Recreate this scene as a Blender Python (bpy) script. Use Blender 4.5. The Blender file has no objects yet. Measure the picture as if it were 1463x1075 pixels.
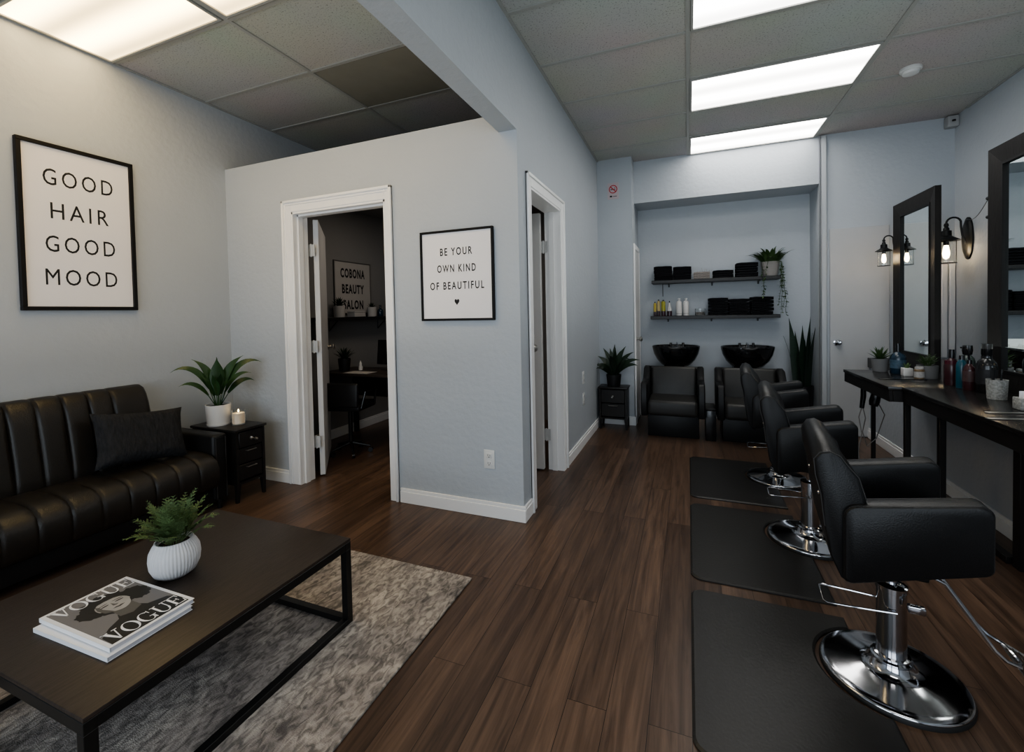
import bpy, bmesh, math, random
from mathutils import Vector, Matrix, noise
random.seed(7)
PI = math.pi
SC = bpy.context.scene
COL = SC.collection

# ------------------------------------------------------------------ materials
MATS = {}
def mat(name, color, rough=0.5, metal=0.0, bump=0.0, bscale=60.0, var=0.0, vscale=8.0,
        spec=0.5, coat=0.0, emit=None, estr=0.0, trans=0.0, stretch=(1, 1, 1), ior=1.45, var2=None):
    m = bpy.data.materials.new(name); m.use_nodes = True
    nt = m.node_tree; b = nt.nodes['Principled BSDF']
    c4 = (*color, 1)
    b.inputs['Base Color'].default_value = c4
    b.inputs['Roughness'].default_value = rough
    b.inputs['Metallic'].default_value = metal
    b.inputs['Specular IOR Level'].default_value = spec
    b.inputs['Coat Weight'].default_value = coat
    b.inputs['Coat Roughness'].default_value = 0.15
    b.inputs['Transmission Weight'].default_value = trans
    b.inputs['IOR'].default_value = ior
    if emit:
        b.inputs['Emission Color'].default_value = (*emit, 1)
        b.inputs['Emission Strength'].default_value = estr
    tc = nt.nodes.new('ShaderNodeTexCoord')
    mp = nt.nodes.new('ShaderNodeMapping'); mp.inputs['Scale'].default_value = stretch
    nt.links.new(tc.outputs['Object'], mp.inputs['Vector'])
    n = nt.nodes.new('ShaderNodeTexNoise'); n.inputs['Scale'].default_value = vscale
    n.inputs['Detail'].default_value = 5
    nt.links.new(mp.outputs['Vector'], n.inputs['Vector'])
    mx = nt.nodes.new('ShaderNodeMix'); mx.data_type = 'RGBA'
    v = var if var else 0.04
    mx.inputs['A'].default_value = (*[max(0, c * (1 - v)) for c in color], 1)
    mx.inputs['B'].default_value = (*(var2 if var2 else [min(1, c * (1 + v)) for c in color]), 1)
    nt.links.new(n.outputs['Fac'], mx.inputs['Factor'])
    nt.links.new(mx.outputs['Result'], b.inputs['Base Color'])
    if bump:
        n2 = nt.nodes.new('ShaderNodeTexNoise'); n2.inputs['Scale'].default_value = bscale
        n2.inputs['Detail'].default_value = 4
        nt.links.new(mp.outputs['Vector'], n2.inputs['Vector'])
        bp = nt.nodes.new('ShaderNodeBump'); bp.inputs['Strength'].default_value = bump
        bp.inputs['Distance'].default_value = 0.01
        nt.links.new(n2.outputs['Fac'], bp.inputs['Height'])
        nt.links.new(bp.outputs['Normal'], b.inputs['Normal'])
    MATS[name] = m
    return m

def floor_mat():
    m = bpy.data.materials.new('dark_walnut_planks'); m.use_nodes = True
    nt = m.node_tree; b = nt.nodes['Principled BSDF']; L = nt.links.new
    tc = nt.nodes.new('ShaderNodeTexCoord')
    mp = nt.nodes.new('ShaderNodeMapping'); mp.inputs['Rotation'].default_value = (0, 0, PI / 2)
    L(tc.outputs['Object'], mp.inputs['Vector'])
    br = nt.nodes.new('ShaderNodeTexBrick')
    br.offset = 0.37; br.offset_frequency = 2
    br.inputs['Scale'].default_value = 1.0
    br.inputs['Brick Width'].default_value = 1.35
    br.inputs['Row Height'].default_value = 0.125
    br.inputs['Mortar Size'].default_value = 0.0011
    br.inputs['Mortar Smooth'].default_value = 0.2
    br.inputs['Bias'].default_value = -0.1
    br.inputs['Color1'].default_value = (0.080, 0.051, 0.036, 1)
    br.inputs['Color2'].default_value = (0.132, 0.085, 0.059, 1)
    br.inputs['Mortar'].default_value = (0.012, 0.007, 0.005, 1)
    L(mp.outputs['Vector'], br.inputs['Vector'])
    # grain: noise stretched along the boards, shifted per board by the brick colour
    mp2 = nt.nodes.new('ShaderNodeMapping'); mp2.inputs['Scale'].default_value = (16, 0.9, 1)
    L(tc.outputs['Object'], mp2.inputs['Vector'])
    ad = nt.nodes.new('ShaderNodeVectorMath'); ad.operation = 'MULTIPLY_ADD'
    L(br.outputs['Color'], ad.inputs[0]); ad.inputs[1].default_value = (90, 90, 90)
    L(mp2.outputs['Vector'], ad.inputs[2])
    n = nt.nodes.new('ShaderNodeTexNoise'); n.inputs['Scale'].default_value = 2.3
    n.inputs['Detail'].default_value = 8; n.inputs['Roughness'].default_value = 0.62
    n.inputs['Distortion'].default_value = 0.7
    L(ad.outputs['Vector'], n.inputs['Vector'])
    rp = nt.nodes.new('ShaderNodeValToRGB')
    rp.color_ramp.elements[0].position = 0.3; rp.color_ramp.elements[0].color = (0.42, 0.40, 0.40, 1)
    rp.color_ramp.elements[1].position = 0.72; rp.color_ramp.elements[1].color = (1.5, 1.45, 1.4, 1)
    L(n.outputs['Fac'], rp.inputs['Fac'])
    mx = nt.nodes.new('ShaderNodeMix'); mx.data_type = 'RGBA'; mx.blend_type = 'MULTIPLY'
    mx.inputs['Factor'].default_value = 1.0
    L(br.outputs['Color'], mx.inputs['A']); L(rp.outputs['Color'], mx.inputs['B'])
    L(mx.outputs['Result'], b.inputs['Base Color'])
    mr = nt.nodes.new('ShaderNodeMapRange')
    mr.inputs['To Min'].default_value = 0.24; mr.inputs['To Max'].default_value = 0.42
    L(n.outputs['Fac'], mr.inputs['Value']); L(mr.outputs['Result'], b.inputs['Roughness'])
    b.inputs['Specular IOR Level'].default_value = 0.42
    bp = nt.nodes.new('ShaderNodeBump'); bp.inputs['Strength'].default_value = 0.12
    bp.inputs['Distance'].default_value = 0.004
    L(n.outputs['Fac'], bp.inputs['Height']); L(bp.outputs['Normal'], b.inputs['Normal'])
    return m

def ceiling_mat():
    m = bpy.data.materials.new('mineral_ceiling_board'); m.use_nodes = True
    nt = m.node_tree; b = nt.nodes['Principled BSDF']; L = nt.links.new
    tc = nt.nodes.new('ShaderNodeTexCoord')
    n = nt.nodes.new('ShaderNodeTexNoise'); n.inputs['Scale'].default_value = 110; n.inputs['Detail'].default_value = 3
    L(tc.outputs['Object'], n.inputs['Vector'])
    rp = nt.nodes.new('ShaderNodeValToRGB')
    rp.color_ramp.elements[0].position = 0.30; rp.color_ramp.elements[0].color = (0.24, 0.24, 0.225, 1)
    rp.color_ramp.elements[1].position = 0.43; rp.color_ramp.elements[1].color = (0.50, 0.50, 0.47, 1)
    L(n.outputs['Fac'], rp.inputs['Fac'])
    n2 = nt.nodes.new('ShaderNodeTexNoise'); n2.inputs['Scale'].default_value = 1.5
    L(tc.outputs['Object'], n2.inputs['Vector'])
    mx = nt.nodes.new('ShaderNodeMix'); mx.data_type = 'RGBA'; mx.blend_type = 'MULTIPLY'
    mx.inputs['Factor'].default_value = 0.25
    L(rp.outputs['Color'], mx.inputs['A']); L(n2.outputs['Color'], mx.inputs['B'])
    L(mx.outputs['Result'], b.inputs['Base Color'])
    b.inputs['Roughness'].default_value = 0.95
    bp = nt.nodes.new('ShaderNodeBump'); bp.inputs['Strength'].default_value = 0.3; bp.inputs['Distance'].default_value = 0.004
    L(n.outputs['Fac'], bp.inputs['Height']); L(bp.outputs['Normal'], b.inputs['Normal'])
    return m

def rug_mat():
    m = bpy.data.materials.new('distressed_grey_rug'); m.use_nodes = True
    nt = m.node_tree; b = nt.nodes['Principled BSDF']; L = nt.links.new
    tc = nt.nodes.new('ShaderNodeTexCoord')
    def nz(scale, st, det=6, dist=0.0):
        mp = nt.nodes.new('ShaderNodeMapping'); mp.inputs['Scale'].default_value = st
        L(tc.outputs['Object'], mp.inputs['Vector'])
        n = nt.nodes.new('ShaderNodeTexNoise'); n.inputs['Scale'].default_value = scale
        n.inputs['Detail'].default_value = det; n.inputs['Distortion'].default_value = dist
        L(mp.outputs['Vector'], n.inputs['Vector']); return n
    a = nz(40, (1.3, 0.6, 1), 10, 1.0)
    c = nz(7, (1.0, 0.6, 1), 6, 0.8)
    d = nz(150, (1, 2.5, 1), 2)
    ra = nt.nodes.new('ShaderNodeValToRGB')
    ra.color_ramp.elements[0].position = 0.36; ra.color_ramp.elements[0].color = (0.19, 0.175, 0.165, 1)
    ra.color_ramp.elements[1].position = 0.62; ra.color_ramp.elements[1].color = (0.47, 0.43, 0.395, 1)
    L(a.outputs['Fac'], ra.inputs['Fac'])
    rc = nt.nodes.new('ShaderNodeValToRGB')
    rc.color_ramp.elements[0].position = 0.35; rc.color_ramp.elements[0].color = (0.55, 0.54, 0.55, 1)
    rc.color_ramp.elements[1].position = 0.65; rc.color_ramp.elements[1].color = (1.1, 1.08, 1.05, 1)
    L(c.outputs['Fac'], rc.inputs['Fac'])
    mx = nt.nodes.new('ShaderNodeMix'); mx.data_type = 'RGBA'; mx.blend_type = 'MULTIPLY'; mx.inputs['Factor'].default_value = 1
    L(ra.outputs['Color'], mx.inputs['A']); L(rc.outputs['Color'], mx.inputs['B'])
    L(mx.outputs['Result'], b.inputs['Base Color'])
    b.inputs['Roughness'].default_value = 1.0; b.inputs['Specular IOR Level'].default_value = 0.1
    bp = nt.nodes.new('ShaderNodeBump'); bp.inputs['Strength'].default_value = 0.6; bp.inputs['Distance'].default_value = 0.004
    L(d.outputs['Fac'], bp.inputs['Height']); L(bp.outputs['Normal'], b.inputs['Normal'])
    return m

WALL = mat('blue_grey_wall_paint', (0.44, 0.47, 0.505), 0.6, bump=0.3, bscale=28, var=0.04, vscale=3)
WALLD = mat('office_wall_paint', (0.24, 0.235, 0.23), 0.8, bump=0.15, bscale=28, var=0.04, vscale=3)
FLOOR = floor_mat(); CEIL = ceiling_mat(); RUG = rug_mat()
GRID = mat('ceiling_grid_metal', (0.36, 0.36, 0.34), 0.5)
DARKTILE = mat('dark_ceiling_panel', (0.25, 0.24, 0.20), 0.85, var=0.1)
TRIM = mat('white_gloss_trim', (0.83, 0.825, 0.82), 0.35, var=0.03)
DOORW = mat('white_door_paint', (0.60, 0.59, 0.58), 0.45, var=0.03)
LIGHTN = mat('lit_diffuser_neutral', (0.9, 0.9, 0.9), 0.6, emit=(1.0, 0.975, 0.93), estr=9.0)
LIGHTW = mat('lit_diffuser_warm', (0.9, 0.88, 0.8), 0.6, emit=(1.0, 0.72, 0.34), estr=9.0)
LEATHER = mat('black_leather', (0.0105, 0.0105, 0.011), 0.40, bump=0.12, bscale=260, spec=0.42, var=0.15, vscale=20)
LEATHG = mat('charcoal_leather', (0.027, 0.026, 0.0245), 0.42, bump=0.12, bscale=260, spec=0.5, var=0.15, vscale=20)
SOFAL = mat('black_brown_leather', (0.0175, 0.0148, 0.0122), 0.37, bump=0.16, bscale=180, spec=0.5, var=0.3, vscale=14)
PIPING = mat('leather_piping', (0.03, 0.028, 0.027), 0.4)
PILLOW = mat('charcoal_woven_cloth', (0.027, 0.028, 0.031), 0.95, bump=1.0, bscale=60, var=0.6, vscale=70, spec=0.25, stretch=(1, .35, 1))
CHROME = mat('polished_chrome', (0.52, 0.52, 0.54), 0.11, metal=1.0)
STEEL = mat('brushed_nickel', (0.5, 0.48, 0.45), 0.28, metal=1.0)
RUBBER = mat('black_rubber', (0.02, 0.02, 0.02), 0.55)
MATM = mat('anti_fatigue_mat', (0.022, 0.021, 0.02), 0.42, bump=0.08, bscale=90, var=0.1, vscale=30)
BWOOD = mat('black_stained_wood', (0.014, 0.0125, 0.012), 0.38, bump=0.08, bscale=20, var=0.4, vscale=10, stretch=(12, 1, 1))
TTOP = mat('dark_oak_veneer', (0.034, 0.0255, 0.021), 0.40, bump=0.10, bscale=30, var=0.7, vscale=9, stretch=(14, 1.2, 1))
COUNTER = mat('black_counter_laminate', (0.016, 0.015, 0.0145), 0.24, var=0.35, vscale=6, stretch=(5, 1, 1))
BMETAL = mat('black_powder_coat', (0.012, 0.012, 0.012), 0.4, metal=0.2)
BFRAME = mat('black_frame_lacquer', (0.012, 0.0115, 0.0115), 0.5, var=0.2, spec=0.25)
MFRAME = mat('dark_wood_mirror_frame', (0.016, 0.014, 0.013), 0.5, spec=0.3, bump=0.1, bscale=24, var=0.35, vscale=12, stretch=(3, 3, 1))
MIRROR = mat('mirror_glass', (0.80, 0.86, 0.86), 0.015, metal=1.0)
PAPER = mat('white_poster_paper', (0.80, 0.775, 0.78), 0.8, var=0.02)
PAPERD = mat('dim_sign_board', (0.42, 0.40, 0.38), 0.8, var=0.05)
INK = mat('black_ink', (0.012, 0.012, 0.013), 0.7)
WHITE = mat('white_ceramic', (0.62, 0.60, 0.58), 0.38, var=0.03)
RIBW = mat('white_ribbed_ceramic', (0.66, 0.65, 0.655), 0.5, var=0.04)
WAX = mat('candle_wax', (0.75, 0.70, 0.62), 0.5, emit=(1.0, 0.62, 0.30), estr=0.10)  # faint emission paints the flame's glow into the wax
FLAME = mat('flame', (1, 0.7, 0.3), 0.5, emit=(1.0, 0.72, 0.32), estr=25)
GLASS = mat('clear_glass', (0.95, 0.97, 0.97), 0.03, trans=1.0)
LEAF = mat('deep_green_leaf', (0.026, 0.062, 0.020), 0.36, var=0.5, vscale=20, spec=0.5)
LEAFD = mat('dark_green_leaf', (0.014, 0.030, 0.015), 0.42, var=0.4, vscale=20)
LEAFF = mat('fern_green', (0.105, 0.165, 0.065), 0.6, var=0.4, vscale=40)
LEAFM = mat('mid_green_leaf', (0.045, 0.085, 0.028), 0.5, var=0.4, vscale=40)
SOIL = mat('potting_soil', (0.02, 0.014, 0.01), 1.0, bump=0.8, bscale=80)
GREYPOT = mat('grey_concrete_pot', (0.16, 0.16, 0.16), 0.75, bump=0.15, bscale=60)
BLKPOT = mat('black_pot_glaze', (0.010, 0.010, 0.011), 0.45)
TOWEL = mat('black_terry_towel', (0.016, 0.0165, 0.019), 1.0, bump=1.0, bscale=220, spec=0.1)
CLOTHL = mat('light_folded_cloth', (0.30, 0.27, 0.25), 1.0, bump=1.0, bscale=120, var=0.5, vscale=60)
BOWL = mat('glossy_black_porcelain', (0.006, 0.006, 0.007), 0.12, coat=0.5)
PLASTW = mat('white_plastic', (0.66, 0.66, 0.65), 0.35)
BULB = mat('glowing_filament_bulb', (1, 0.85, 0.6), 0.3, emit=(1.0, 0.74, 0.44), estr=190)
RED = mat('sign_red', (0.45, 0.02, 0.03), 0.5)
MGREY = mat('cover_mid_grey', (0.17, 0.165, 0.17), 0.45)
MDARK = mat('cover_black', (0.010, 0.010, 0.010), 0.4)
MSKIN = mat('cover_skin_grey', (0.34, 0.33, 0.32), 0.45, var=0.25, vscale=30)
MSHAD = mat('cover_shadow_grey', (0.10, 0.095, 0.09), 0.45)
MWHITE = mat('cover_white', (0.80, 0.80, 0.82), 0.4)
PAGES = mat('page_edges', (0.50, 0.50, 0.54), 0.7, var=0.2, vscale=30, stretch=(1, 1, 60))
def liq(name, c, r=0.25): return mat(name, c, r, coat=0.3)
AMBER = liq('amber_yellow_plastic', (0.42, 0.33, 0.05)); PLUM = liq('dark_plum_plastic', (0.035, 0.012, 0.02))
BLUEB = liq('dark_blue_plastic', (0.010, 0.030, 0.052)); TEAL = liq('teal_plastic', (0.012, 0.07, 0.10))
REDP = liq('red_pink_plastic', (0.075, 0.012, 0.022)); BLACKP = liq('black_plastic', (0.008, 0.008, 0.009))
BROWNP = liq('dark_maroon_plastic', (0.045, 0.015, 0.018)); LABEL = mat('pale_label', (0.35, 0.34, 0.33), 0.6, var=0.4, vscale=90)
TEXTPOT = mat('speckled_white_pot', (0.30, 0.30, 0.285), 0.7, var=0.9, vscale=110, bump=0.3, bscale=90)

# ------------------------------------------------------------------ mesh helpers
class MB:
    def __init__(s): s.bm = bmesh.new()
    def add(s, verts, faces, M=None):
        vs = [s.bm.verts.new((M @ Vector(v)) if M is not None else Vector(v)) for v in verts]
        for f in faces:
            try: s.bm.faces.new([vs[i] for i in f])
            except ValueError: pass
        return s
    def box(s, x0, x1, y0, y1, z0, z1, bev=0.0, seg=2, M=None):
        t = bmesh.new(); bmesh.ops.create_cube(t, size=1.0)
        for v in t.verts:
            v.co = Vector((x0 + (v.co.x + .5) * (x1 - x0), y0 + (v.co.y + .5) * (y1 - y0), z0 + (v.co.z + .5) * (z1 - z0)))
        if bev > 0:
            bmesh.ops.bevel(t, geom=t.edges[:], offset=bev, offset_type='OFFSET', segments=seg, profile=0.5, affect='EDGES', clamp_overlap=True)
        s._merge(t, M); return s
    def _merge(s, t, M=None):
        t.verts.ensure_lookup_table()
        vs = [s.bm.verts.new((M @ v.co) if M is not None else v.co.copy()) for v in t.verts]
        t.verts.index_update()
        for f in t.faces:
            try: s.bm.faces.new([vs[v.index] for v in f.verts])
            except ValueError: pass
        t.free()
    def lathe(s, prof, c=(0, 0, 0), n=32, sx=1, sy=1, ribs=0, ribamp=0, M=None):
        rings = []
        for r, z in prof:
            ring = []
            for i in range(n):
                a = 2 * PI * i / n
                rr = r * (1 + (ribamp * abs(math.sin(a * ribs / 2)) if ribs and r > 0.2 * max(p[0] for p in prof) else 0))
                v = Vector((c[0] + rr * sx * math.cos(a), c[1] + rr * sy * math.sin(a), c[2] + z))
                ring.append(s.bm.verts.new(M @ v if M is not None else v))
            rings.append(ring)
        for a, b in zip(rings, rings[1:]):
            for i in range(n):
                j = (i + 1) % n
                s.bm.faces.new([a[i], a[j], b[j], b[i]])
        if prof[0][0] > 1e-6: s.bm.faces.new(rings[0][::-1])
        if prof[-1][0] > 1e-6: s.bm.faces.new(rings[-1])
        return s
    def tube(s, pts, r, n=8, closed=False, flat=1.0):
        P = [Vector(p) for p in pts]; N = len(P); rings = []
        prev = None
        for i, p in enumerate(P):
            if closed: d = P[(i + 1) % N] - P[i - 1]
            else: d = P[min(i + 1, N - 1)] - P[max(i - 1, 0)]
            d.normalize()
            if prev is None:
                up = Vector((0, 0, 1)) if abs(d.z) < 0.9 else Vector((1, 0, 0))
                u = d.cross(up).normalized()
            else: u = (prev - d * prev.dot(d)).normalized()
            prev = u; w = d.cross(u)
            rr = r[i] if isinstance(r, (list, tuple)) else r
            rings.append([s.bm.verts.new(p + u * rr * math.cos(2 * PI * k / n) + w * rr * flat * math.sin(2 * PI * k / n)) for k in range(n)])
        pairs = list(zip(rings, rings[1:])) + ([(rings[-1], rings[0])] if closed else [])
        for a, b in pairs:
            for k in range(n):
                j = (k + 1) % n; s.bm.faces.new([a[k], a[j], b[j], b[k]])
        if not closed: s.bm.faces.new(rings[0][::-1]); s.bm.faces.new(rings[-1])
        return s
    def loft(s, secs, caps=True):
        rings = [[s.bm.verts.new(Vector(p)) for p in sec] for sec in secs]; n = len(secs[0])
        for a, b in zip(rings, rings[1:]):
            for k in range(n):
                j = (k + 1) % n; s.bm.faces.new([a[k], a[j], b[j], b[k]])
        if caps: s.bm.faces.new(rings[0][::-1]); s.bm.faces.new(rings[-1])
        return s
    def prism(s, poly, M, d):
        """poly: 2D outline in local xy, extruded by d along local z, placed by M"""
        n = len(poly)
        a = [s.bm.verts.new(M @ Vector((x, y, 0))) for x, y in poly]
        b = [s.bm.verts.new(M @ Vector((x, y, d))) for x, y in poly]
        s.bm.faces.new(a[::-1]); s.bm.faces.new(b)
        for i in range(n):
            j = (i + 1) % n; s.bm.faces.new([a[i], a[j], b[j], b[i]])
        return s
    def leaf(s, base, az, L, W, up=70, droop=60, n=7, fold=0.25, tw=0.0, kind='lance', bw=0.25):
        """arching leaf: starts at elevation `up` deg and bends down by `droop` deg"""
        p = Vector(base); el = math.radians(up); h = Vector((math.cos(az), math.sin(az), 0)); side0 = Vector((-math.sin(az), math.cos(az), 0))
        rows = []
        for i in range(n + 1):
            t = i / n
            e = el - math.radians(droop) * t * t
            d = h * math.cos(e) + Vector((0, 0, 1)) * math.sin(e)
            if kind == 'lance': w = W * (bw + (1 - bw) * math.sin(PI * min(1, t * 0.95 + 0.08)) ** 0.9) * (1 - t ** 5)
            elif kind == 'strap': w = W * (1 - t ** 3) * (0.7 + 0.3 * math.sin(PI * t))
            else: w = W * (0.08 if t < 0.4 else math.sin(PI * min(1, (t - 0.35) / 0.65)) ** 0.8)
            w = max(w, W * 0.02)
            nrm = side0.cross(d).normalized() * -1
            sd = side0 * math.cos(tw) + nrm * math.sin(tw)
            rows.append((p - sd * w / 2 + nrm * w * fold, p.copy(), p + sd * w / 2 + nrm * w * fold))
            p = p + d * (L / n)
        R_ = [[s.bm.verts.new(q) for q in r] for r in rows]
        for a, b in zip(R_, R_[1:]):
            s.bm.faces.new([a[0], a[1], b[1], b[0]]); s.bm.faces.new([a[1], a[2], b[2], b[1]])
        return s
    def obj(s, name, material, parent=None, smooth=40, loc=None):
        bmesh.ops.recalc_face_normals(s.bm, faces=s.bm.faces[:])
        me = bpy.data.meshes.new(name); s.bm.to_mesh(me); s.bm.free()
        me.materials.append(material)
        if smooth:
            me.polygons.foreach_set('use_smooth', [True] * len(me.polygons))
            me.set_sharp_from_angle(angle=math.radians(smooth))
        o = bpy.data.objects.new(name, me); COL.objects.link(o)
        if parent is not None:
            o.parent = parent
            o.matrix_parent_inverse = Matrix.Identity(4)
        if loc is not None: o.location = loc
        return o

def thing(name, label, cat, loc=(0, 0, 0), rz=0.0, group=None):
    o = bpy.data.objects.new(name, None); COL.objects.link(o)
    o.empty_display_size = 0.1
    o.location = loc; o.rotation_euler = (0, 0, rz); o['label'] = label; o['category'] = cat
    if group: o['group'] = group
    return o
def tag(o, label, cat, group=None):
    o['label'] = label; o['category'] = cat
    if group: o['group'] = group
    return o
def struct(o, label=None, cat=None):
    o['kind'] = 'structure'
    if label: o['label'] = label; o['category'] = cat
    return o
def dup(root, loc, rz=None, label=None, group=None):
    r = root.copy(); COL.objects.link(r); r.location = loc
    if rz is not None: r.rotation_euler = (0, 0, rz)
    if label: r['label'] = label
    if group: r['group'] = group
    for ch in list(root.children):
        c = ch.copy(); COL.objects.link(c); c.parent = r
        for g in ch.children:
            d = g.copy(); COL.objects.link(d); d.parent = c
    return r

def text_mesh(lines, M, material, parent, name='text_line', depth=0.002, space=1.3, bold=0.008):
    """one mesh per line: (string, centre x, baseline y, cap height, width) in local xy, placed by matrix M"""
    for s, cx, by, ch, wd in lines:
        mb = MB()
        cu = bpy.data.curves.new('lettering', 'FONT'); cu.body = s; cu.size = 1.0; cu.resolution_u = 3
        cu.space_character = space; cu.offset = bold
        tmp = bpy.data.objects.new('lettering_source', cu); COL.objects.link(tmp)
        dg = bpy.context.evaluated_depsgraph_get(); dg.update()
        me = bpy.data.meshes.new_from_object(tmp.evaluated_get(dg))
        xs = [v.co.x for v in me.vertices]; x0, x1 = min(xs), max(xs); h = 0.729
        kx = wd / (x1 - x0); ky = ch / h
        vs = [Vector(((v.co.x - (x0 + x1) / 2) * kx + cx, v.co.y * ky + by, depth)) for v in me.vertices]
        mb.add(vs, [tuple(p.vertices) for p in me.polygons], M)
        bpy.data.objects.remove(tmp); bpy.data.meshes.remove(me); bpy.data.curves.remove(cu)
        mb.obj(name, material, parent, smooth=0)

def frameM(origin, ex, ey):
    ex = Vector(ex).normalized(); ey = Vector(ey).normalized(); ez = ex.cross(ey)
    M = Matrix((ex, ey, ez)).transposed().to_4x4(); M.translation = Vector(origin)
    return M
def rotz(a): return Matrix.Rotation(a, 4, 'Z')

# ------------------------------------------------------------------ room dimensions
XL, XW0, XW, XR = -3.40, -1.035, -0.92, 2.20
YP, YP1, YPIL, YH, YA, YF = 2.43, 2.55, 4.90, 5.10, 5.50, -2.60
ZC, ZP, ZB, ZH = 2.90, 2.43, 2.323, 2.44
T = 0.12

# floor / ceiling
struct(MB().box(XL - T, XR + T, YF - T, YA + T, -0.10, 0.0).obj('floor', FLOOR, smooth=0))
struct(MB().box(XL - T, XR + T, YF - T, YA + T, ZC, ZC + 0.1).obj('ceiling', CEIL, smooth=0))
# walls
struct(MB().box(XL - T, XL, YF, YA, 0, ZC).obj('wall_left', WALL, smooth=0))
struct(MB().box(XR, XR + T, YF, YA, 0, ZC).obj('wall_right', WALL, smooth=0))
fw = MB(); fw.box(XL, XR, YF - T, YF, 0, 0.5); fw.box(XL, XR, YF - T, YF, 2.4, ZC)
fw.box(XL, XL + .5, YF - T, YF, .5, 2.4); fw.box(XR - .5, XR, YF - T, YF, .5, 2.4); fw.box(-.9, -.6, YF - T, YF, .5, 2.4)
struct(fw.obj('wall_front', WALL, smooth=0))
D1A, D1B, D1H = -2.70, -1.862, 2.02
D2A, D2B, D2H = 2.63, 3.335, 2.04
pw = MB(); pw.box(XL, D1A, YP, YP1, 0, ZP); pw.box(D1B, XW0, YP, YP1, 0, ZP); pw.box(D1A, D1B, YP, YP1, D1H, ZP)
struct(pw.obj('wall_partition', WALL, smooth=0))
lw = MB(); lw.box(XW0, XW, YP, D2A, 0, ZB); lw.box(XW0, XW, D2B, YPIL, 0, ZB); lw.box(XW0, XW, D2A, D2B, D2H, ZB)
lw.box(XW0, XW, YF, YPIL, ZB, ZC)
struct(lw.obj('wall_center', WALL, smooth=0))
bw = MB(); bw.box(XW0, -0.55, YPIL, YA, 0, ZC); bw.box(-0.55, 1.20, YH, YA, ZH, ZC); bw.box(1.20, XR, YH, YA, 0, ZC)
bw.box(XL, XR, YA, YA + T, 0, ZC)
struct(bw.obj('wall_back', WALL, smooth=0))
struct(MB().box(1.58, XR - .001, -0.6, YH - .001, 0, 0.668).obj('wall_knee', WALL, smooth=0))
# the dim office behind the partition: inner lining and an added lid that keeps it dark
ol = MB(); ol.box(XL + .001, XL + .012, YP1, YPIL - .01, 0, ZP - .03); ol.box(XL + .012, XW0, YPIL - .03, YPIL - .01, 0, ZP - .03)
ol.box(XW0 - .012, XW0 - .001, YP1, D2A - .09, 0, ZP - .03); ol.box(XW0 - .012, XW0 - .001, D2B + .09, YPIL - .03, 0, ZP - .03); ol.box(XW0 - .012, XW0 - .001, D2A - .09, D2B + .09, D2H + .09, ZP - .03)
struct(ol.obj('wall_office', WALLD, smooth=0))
struct(MB().box(XL + .001, XW0 - .001, YP1 + .001, YPIL - .001, ZP - .03, ZP).obj('office_light_lid', WALLD, smooth=0))  # unseen lid put in to block ceiling light from the office

# suspended grid
YG = [1.145 + .5725 * k for k in range(-6, 7)]
YG = [round(1.72 + 0.5725 * k, 4) for k in range(-7, 6)]
gl = MB()
for x in (-2.34, -1.19): gl.box(x - .012, x + .012, YF, YPIL, ZC - .008, ZC)
for x in (0.015, 1.165): gl.box(x - .012, x + .012, YF, YH, ZC - .008, ZC)
for y in YG:
    gl.box(XL, XW0, y - .011, y + .011, ZC - .007, ZC)
    gl.box(XW, XR, y - .011, y + .011, ZC - .007, ZC)
for xx in ((XL, XL + .018), (XW0 - .018, XW0), (XW, XW + .018), (XR - .018, XR)): gl.box(xx[0], xx[1], YF, YPIL, ZC - .009, ZC)
struct(gl.obj('trim_1', GRID, smooth=0))
dk = MB().box(-2.325, -1.205, 2.31, 2.85, ZC - .004, ZC - .001).obj('ceiling_tile', DARKTILE, smooth=0)
tag(dk, 'dark olive square ceiling tile above the doorway partition', 'ceiling tile')

def ceil_light(x0, x1, y0, y1, m, label, group):
    t = thing('ceiling_light', label, 'ceiling light', ((x0 + x1) / 2, (y0 + y1) / 2, ZC), group=group)
    hx, hy = (x1 - x0) / 2, (y1 - y0) / 2
    f = MB(); w = .014
    f.box(-hx, hx, -hy, -hy + w, -.014, 0); f.box(-hx, hx, hy - w, hy, -.014, 0)
    f.box(-hx, -hx + w, -hy + w, hy - w, -.014, 0); f.box(hx - w, hx, -hy + w, hy - w, -.014, 0)
    f.obj('frame', GRID, t, smooth=0)
    d = MB().box(-hx + w, hx - w, -hy + w, hy - w, -.006, -.001).obj('diffuser', m, t, smooth=0)
    return t
def emis_var(m, base, lo, axis_scale):
    """soft tube banding inside a diffuser"""
    nt = m.node_tree; b = nt.nodes['Principled BSDF']; L = nt.links.new
    tc = nt.nodes.new('ShaderNodeTexCoord'); w = nt.nodes.new('ShaderNodeTexWave'); w.bands_direction = 'Y'; w.wave_profile = 'SIN'
    w.inputs['Scale'].default_value = axis_scale; w.inputs['Distortion'].default_value = 0.3; w.inputs['Phase Offset'].default_value = 1.2
    L(tc.outputs['Object'], w.inputs['Vector'])
    mr = nt.nodes.new('ShaderNodeMapRange'); mr.inputs['To Min'].default_value = lo; mr.inputs['To Max'].default_value = base
    L(w.outputs['Fac'], mr.inputs['Value']); L(mr.outputs['Result'], b.inputs['Emission Strength'])
EN, EW = 6.8, 8.2
emis_var(LIGHTN, EN, EN * 0.5, 1.15); emis_var(LIGHTW, EW, EW * 0.22, 1.15)
g2 = 'fluorescent ceiling panels'
ceil_light(.03, 1.15, 4.60, 5.09, LIGHTN, 'white lit ceiling panel touching the header over the wash basins', g2)
ceil_light(.03, 1.15, 3.455, 4.00, LIGHTN, 'long white lit ceiling panel, second one from the back wall', g2)
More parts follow.
